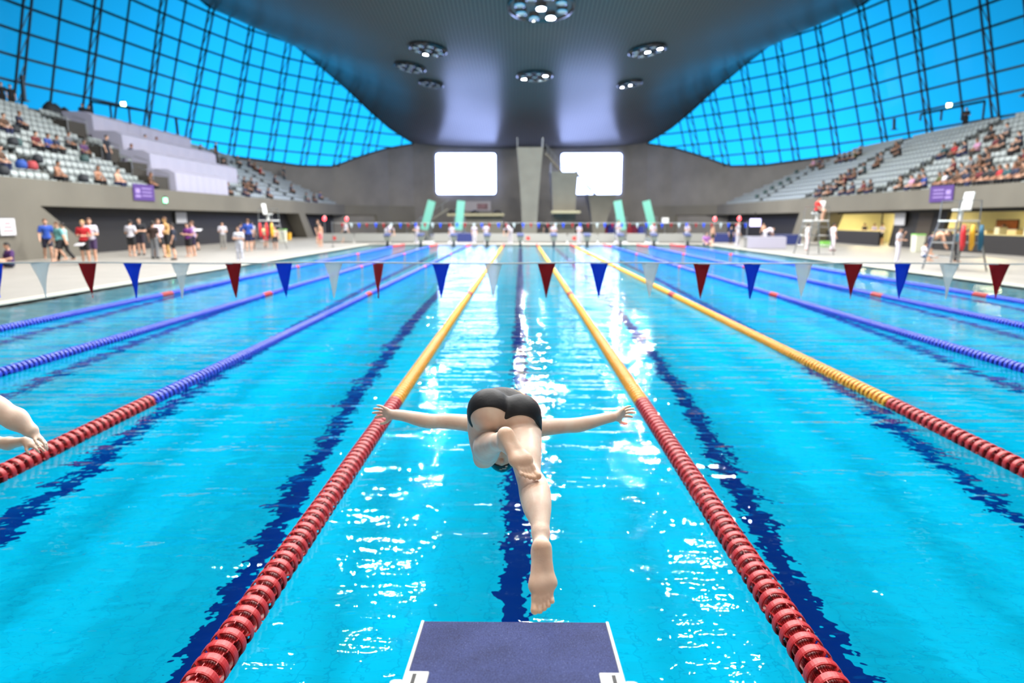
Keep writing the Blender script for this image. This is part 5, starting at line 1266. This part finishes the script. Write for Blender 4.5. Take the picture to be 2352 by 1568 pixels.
def hand(w, tip, palm, thumb, L, curl=.12, spread=1.0, wr=.021):
    """w wrist, tip direction point, palm: direction the palm faces, thumb: side of the thumb"""
    w = A(w); D = nrm(A(tip) - w); Pn = nrm(A(palm) - D * (A(palm) @ D)); T = np.cross(D, Pn); T = T if T @ A(thumb) > 0 else -T
    def p(f, t, n): return w + D * L * f + T * L * t + Pn * L * n
    pr = [rc(w, p(.12, 0, 0), wr, .125 * L, .012), rc(p(.14, .07, 0), p(.47, .13, 0), .085 * L, .070 * L, .012), rc(p(.14, -.06, 0), p(.44, -.14, 0), .085 * L, .062 * L, .012), rc(p(.2, 0, .01), p(.47, 0, 0), .09 * L, .068 * L, .012), rc(p(.13, .10, .05), p(.33, .17, .06), .085 * L, .07 * L, .012)]
    for (t0, f0, ln, ang, r) in ((.145, .47, .43, .16, .050), (.045, .50, .48, .04, .052), (-.055, .48, .44, -.09, .049), (-.145, .44, .34, -.24, .043)):
        a = ang * spread; q0 = p(f0 - .06, t0, 0); d1 = nrm(D * math.cos(a) + T * math.sin(a) + Pn * .1); d2 = nrm(d1 + Pn * curl * 2.2); d3 = nrm(d1 + Pn * curl * 4.5)
        q1 = q0 + d1 * L * (ln * .46 + .06); q2 = q1 + d2 * L * ln * .31; q3 = q2 + d3 * L * ln * .24
        pr += [rc(q0, q1, r * L * 1.05, r * L, .006), rc(q1, q2, r * L, r * L * .9, .004), rc(q2, q3, r * L * .9, r * L * .78, .004)]
    q0 = p(.20, .15, .05); q1 = q0 + nrm(D * .62 + T * .75 + Pn * .2) * L * .22; q2 = q1 + nrm(D * .85 + T * .5 + Pn * .25) * L * .17; q3 = q2 + nrm(D * .95 + T * .25 + Pn * .2) * L * .12
    pr += [rc(q0, q1, .072 * L, .058 * L, .01), rc(q1, q2, .058 * L, .052 * L, .004), rc(q2, q3, .052 * L, .044 * L, .004)]
    return pr

# ---- joints
hipL = Q(1123, 952, 2.76); hipR = Q(1196, 968, 2.78)
kneL = Q(1116, 1042, 2.88); kneR = Q(1213, 1088, 2.47)
ankL = Q(1150, 1013, 2.46); ankR = Q(1242, 1226, 2.160)
heelL0, toeL0 = Q(1160, 975, 2.38), Q(1226, 1101, 2.285)
heelR0, toeR0 = Q(1243, 1236, 2.09), Q(1249, 1409, 2.03)
body = []
# pelvis and torso
gl, gr = Q(1124, 942, 2.70), Q(1195, 953, 2.71)
sac = Q(1158, 935, 2.86); waist = Q(1162, 966, 3.02); chest = Q(1160, 990, 3.20)
body += [rc(gl, gl, .083, .083), rc(gr, gr, .080, .080, .022), rc(Q(1135, 938, 2.84), Q(1186, 946, 2.84), .074, .074, .04), rc(sac, waist, .072, .074, .05), rc(waist, chest, .078, .085, .05),
         rc(Q(1128, 988, 3.18), Q(1194, 988, 3.18), .082, .082, .05), rc(Q(1120, 984, 3.22), Q(1203, 988, 3.22), .06, .06, .04)]
# legs
m1 = Q(1204, 1030, 2.60)
body += chain([(hipL, .083), (Q(1120, 985, 2.80), .0765), (Q(1117, 1018, 2.85), .063), (kneL, .046)])
body += chain([(kneL, .046), (Q(1117, 1030, 2.78), .050), (Q(1121, 1022, 2.69), .050), (Q(1136, 1018, 2.57), .036), (ankL, .028)], .02)
body += [rc(Q(1106, 1058, 2.88), Q(1113, 1056, 2.89), .028, .032, .025)]
body += chain([(hipR, .080), (Q(1200, 1000, 2.70), .072), (Q(1207, 1045, 2.56), .056), (kneR, .0420), (Q(1222, 1110, 2.40), .0450), (Q(1229, 1135, 2.33), .0490), (Q(1234, 1165, 2.26), .0420), (Q(1240, 1196, 2.205), .0275), (ankR, .0225)])
# arms
shL, shR = Q(1112, 974, 3.22), Q(1212, 984, 3.22)
elL, elR = Q(984, 967, 3.22), Q(1327, 976, 3.22)
wrL, wrR = Q(908, 952, 3.26), Q(1408, 957, 3.26)
body += chain([(shL, .050), (Q(1082, 972, 3.22), .037), (Q(1040, 968, 3.22), .0325), (Q(1005, 967, 3.22), .0285), (elL, .0285), (Q(960, 962, 3.22), .0280), (Q(930, 955, 3.24), .0225), (wrL, .0195)])
body += chain([(shR, .050), (Q(1240, 982, 3.22), .038), (Q(1275, 979, 3.22), .0330), (Q(1308, 977, 3.22), .0290), (elR, .0290), (Q(1350, 971, 3.22), .0275), (Q(1385, 962, 3.24), .0220), (wrR, .0190)])
body += hand(wrL, Q(850, 938, 3.33), -iF * .9 - iU * .3, -iU, .128, wr=.0195, spread=1.3)
body += hand(wrR, Q(1460, 936, 3.33), -iF * .8 - iU * .45, -iU, .128, wr=.019, spread=1.4)
# feet
body += foot(heelL0, toeL0, iF * .86 - iR * .55 - iU * .12, -1, ankL, .029)
body += foot(heelR0, toeR0, iF * 1.0 + iU * .12, 1, ankR, .0220)
# head and neck
hc = Q(1153, 1036, 3.34); crown = nrm(iF * .55 - iU * .83); fc = nrm(-iF * .8 - iU * .45); fc = nrm(fc - crown * (fc @ crown)); sd_ = np.cross(fc, crown); HM = np.stack([sd_, fc, crown], 1)
body += [rc(Q(1158, 1000, 3.26), hc, .048, .045, .03), el(hc + crown * .012, (.070, .086, .088), HM, .02), el(hc - crown * .045 + fc * .03, (.046, .05, .05), HM, .03),
         rc(hc + fc * .075 + crown * .01, hc + fc * .098 - crown * .022, .009, .014, .01), rc(hc + fc * .07 - crown * .05, hc + fc * .075 - crown * .052, .014, .014, .01),
         rc(hc + sd_ * .072 - crown * .02, hc + sd_ * .074 + crown * .006, .013, .015, .008), rc(hc - sd_ * .072 - crown * .02, hc - sd_ * .074 + crown * .006, .013, .015, .008)]
me = sdf_mesh('diver', body, .0027, M_skin)
def paint(me, prs, joints):
    v = np.empty(len(me.vertices) * 3, np.float32); me.vertices.foreach_get('co', v); v = v.reshape(-1, 3); w = np.zeros(len(v))
    for (heel, F, N, L) in prs:
        q = v - heel; f = q @ F / L; nn = q @ N / L; lat = np.linalg.norm(q - np.outer(q @ F, F) - np.outer(q @ N, N), axis=1)
        ins = np.clip((f + .12) / .14, 0, 1) * (f < 1.1) * (lat < .4 * L)
        s = np.clip((.12 - nn) / .12, 0, 1) * ins; w = np.maximum(w, s * (.42 + .25 * np.clip((f - .8) / .1, 0, 1) + .2 * np.clip((.3 - f) / .15, 0, 1)))
    for (c, r_) in joints: w = np.maximum(w, .5 * np.clip(1 - np.linalg.norm(v - c, axis=1) / r_, 0, 1))
    a = me.attributes.new('sole', 'FLOAT', 'POINT'); a.data.foreach_set('value', np.clip(w, 0, 1).astype(np.float32))
paint(me, SOLES, [(elL, .045), (elR, .045), (kneR, .05)])
diver = link('person', me); tag(diver, 'swimmer in black shorts diving away in mid-air, arms spread, bare soles facing the block', 'person')
sm = diver.modifiers.new('smooth', 'SMOOTH'); sm.factor = .5; sm.iterations = 2
# shorts: hips and upper thighs, cut across each thigh
M_short = mat('swim_shorts', (15, 15, 20), .6, bump=.1, bscale=90)
def shorts_obj():
    tL = nrm(Q(1119, 1000, 2.88) - gl); tR = nrm(m1 - gr)
    common = [rc(gl, gl, .083, .083), rc(gr, gr, .080, .080, .022), rc(Q(1135, 938, 2.84), Q(1186, 946, 2.84), .074, .074, .04), rc(sac, waist, .072, .074, .05)]
    legs = [rc(hipL, Q(1119, 995, 2.86), .083, .068, .03), rc(hipR, m1, .080, .063, .03)]
    ax = nrm(waist - sac)
    up_cut = [(tuple(ax), float(ax @ (sac + ax * .035)))]
    mid = (gl + gr) / 2; sp = nrm(gr - gl)
    # left side half and right side half, each with its own hem plane
    nL = nrm(-iU * .72 - iF * .69); nR = nrm(-iU * .70 - iF * .72)
    hemL = Q(1126, 937, 2.625); hemR = Q(1203, 956, 2.635)
    a = surfnet(common + legs, .0036, .0042, up_cut + [(tuple(sp), float(sp @ (mid + sp * .004))), (tuple(nL), float(nL @ hemL))])
    b_ = surfnet(common + legs, .0036, .0042, up_cut + [(tuple(-sp), float(-sp @ (mid - sp * .004))), (tuple(nR), float(nR @ hemR))])
    mb = MB(); mb.add([tuple(x) for x in a[0]], [tuple(map(int, x)) for x in a[1]]); mb.add([tuple(x) for x in b_[0]], [tuple(map(int, x)) for x in b_[1]])
    o = mb.obj('swim_shorts', M_short, diver, smooth=True, recalc=False); s = o.modifiers.new('smooth', 'SMOOTH'); s.factor = .5; s.iterations = 2; return o
shorts_obj()
cp_ = [el(hc + crown * .014, (.070, .086, .088), HM, .02)]; nc = nrm(-crown + fc * .25)
o = link('swim_cap', sdf_mesh('swim_cap', cp_, .004, mat('cap_black', (16, 18, 24), .35), infl=.004, cuts=[(tuple(nc), float(nc @ (hc - crown * .012)))]), diver)
mb = MB()
for (px, py, w_, h_) in ((1158, 1076, .020, .006), (1150, 1078, .012, .005), (1163, 1071, .010, .009)):
    dr = nrm(Q(px, py, 3.3) - A(CAM)); t0 = 3.0
    for t in np.arange(3.1, 3.6, .001):
        X = (A(CAM) + dr * t)[None]; 
        if field(cp_, X)[0] < .0055: break
    X = X[0]; nn = nrm(X - hc); M_ = Matrix((tuple(nrm(np.cross(nn, iU))), tuple(nn), tuple(nrm(np.cross(nrm(np.cross(nn, iU)), nn))))).transposed(); mb.box(tuple(X), (w_, .003, h_), M=M_)
mb.obj('cap_print', mat('cap_print', (214, 204, 196), .5), o)

# ================================================================== the swimmer cut off by the left edge
SOLES.clear()
b2 = []
s1 = Q(-62, 902, 3.12); e1 = Q(-8, 940, 3.10); w1 = Q(72, 990, 3.12); s2 = Q(-120, 975, 3.35); e2 = Q(-12, 1016, 3.28); w2 = Q(58, 1013, 3.2)
b2 += [rc(s1, e1, .062, .052, .03), rc(e1, Q(36, 962, 3.11), .050, .045, .03), rc(Q(36, 962, 3.11), w1, .045, .030, .03)]
b2 += [rc(s2, e2, .055, .030, .03), rc(e2, Q(20, 1018, 3.25), .029, .028, .02), rc(Q(20, 1018, 3.25), w2, .028, .019, .02)]
b2 += hand(w1, Q(116, 1024, 3.15), -iU, iR * .3 + iU, .115, wr=.027, curl=.2); b2 += hand(w2, Q(118, 1030, 3.18), -iU * .8 + iF * .4, -iU, .115, wr=.019, curl=.2)
ch2 = Q(-120, 925, 3.25); pv = Q(-230, 840, 2.85)
b2 += [rc(s1, Q(-125, 930, 3.25), .062, .085, .04), rc(s2, Q(-125, 940, 3.28), .055, .085, .04), rc(ch2, pv, .115, .105, .05), rc(pv, Q(-330, 990, 2.6), .09, .055, .04), rc(Q(-330, 990, 2.6), Q(-400, 1150, 2.5), .052, .032, .03), rc(pv + iR * .05, Q(-265, 1010, 2.55), .09, .055, .04), rc(Q(-265, 1010, 2.55), Q(-320, 1170, 2.35), .052, .032, .03)]
h2 = Q(-75, 1000, 3.38); b2 += [rc(ch2, h2, .055, .05, .04), el(h2, (.075, .085, .1), np.eye(3), .02), rc(h2 + A((0, .02, -.09)), h2 + A((0, .03, -.11)), .012, .014, .01)]
b2 += foot(Q(-398, 1155, 2.48), Q(-385, 1300, 2.44), iF, -1, Q(-400, 1150, 2.5), .032); b2 += foot(Q(-318, 1175, 2.33), Q(-305, 1330, 2.28), iF, 1, Q(-320, 1170, 2.35), .032)
me = sdf_mesh('second_swimmer', b2, .0048, M_skin); paint(me, SOLES, [])
sw2 = link('person', me); tag(sw2, 'swimmer cut off by the left edge, bare arms and hands reaching towards the rope', 'person')
sm = sw2.modifiers.new('smooth', 'SMOOTH'); sm.factor = .5; sm.iterations = 2
o = link('swim_trunks', sdf_mesh('trunks2', [rc(ch2 * .12 + pv * .88, pv, .11, .105, .05), rc(pv, pv * .6 + Q(-330, 990, 2.6) * .4, .09, .078, .04), rc(pv + iR * .05, pv * .6 + Q(-265, 1010, 2.55) * .4, .09, .078, .04)], .008, M_short, infl=.006), sw2)
o = link('swim_cap', sdf_mesh('cap2', [el(h2, (.075, .085, .1), np.eye(3), .02)], .008, MATS['cap_black'], infl=.005, cuts=[((0, 0, 1.0), float(h2[2] + .02))]), sw2)

# ================================================================== daylight outside the glass
W = bpy.data.worlds.new('sky'); SC.world = W; W.use_nodes = True; nt = W.node_tree; bg = nt.nodes['Background']
tc = nt.nodes.new('ShaderNodeTexCoord'); vm = nt.nodes.new('ShaderNodeVectorMath'); vm.operation = 'DOT_PRODUCT'; dr = Vector((0, 1, .10)).normalized(); vm.inputs[1].default_value = dr
nt.links.new(tc.outputs['Generated'], vm.inputs[0])
rp = nt.nodes.new('ShaderNodeValToRGB'); rp.color_ramp.interpolation = 'B_SPLINE'
e = rp.color_ramp.elements; e[0].position = 0.0; e[0].color = (.28, .28, .28, 1); e[1].position = 1; e[1].color = (1.7, 1.7, 1.7, 1)
for ps, v in ((.70, .34), (.80, .48), (.88, .78), (.94, 1.15)): q = e.new(ps); q.color = (v, v, v, 1)
nt.links.new(vm.outputs['Value'], rp.inputs['Fac'])
sz = nt.nodes.new('ShaderNodeSeparateXYZ'); nt.links.new(tc.outputs['Generated'], sz.inputs[0])
rz_ = nt.nodes.new('ShaderNodeMapRange'); rz_.inputs[1].default_value = .06; rz_.inputs[2].default_value = .34; rz_.inputs[3].default_value = 1.0; rz_.inputs[4].default_value = .42
nt.links.new(sz.outputs['Z'], rz_.inputs[0])
ml = nt.nodes.new('ShaderNodeMix'); ml.data_type = 'RGBA'; ml.blend_type = 'MULTIPLY'; ml.inputs[0].default_value = 1; nt.links.new(rp.outputs['Color'], ml.inputs[6])
cmb = nt.nodes.new('ShaderNodeCombineColor'); 
for i in range(3): nt.links.new(rz_.outputs[0], cmb.inputs[i])
nt.links.new(cmb.outputs[0], ml.inputs[7]); nt.links.new(ml.outputs[2], bg.inputs['Color']); bg.inputs['Strength'].default_value = 1.9

# ================================================================== render look
vs = SC.view_settings; vs.view_transform = 'Standard'; vs.look = 'None'; vs.gamma = 1; vs.use_curve_mapping = False; vs.exposure = 0.0
cy = SC.cycles; cy.use_denoising = True; cy.max_bounces = 6; cy.diffuse_bounces = 2; cy.glossy_bounces = 3; cy.transmission_bounces = 4; cy.transparent_max_bounces = 8
cy.sample_clamp_indirect = 2.5; cy.caustics_reflective = False; cy.caustics_refractive = True; cy.use_adaptive_sampling = True; cy.adaptive_threshold = .04; cy.adaptive_min_samples = 16
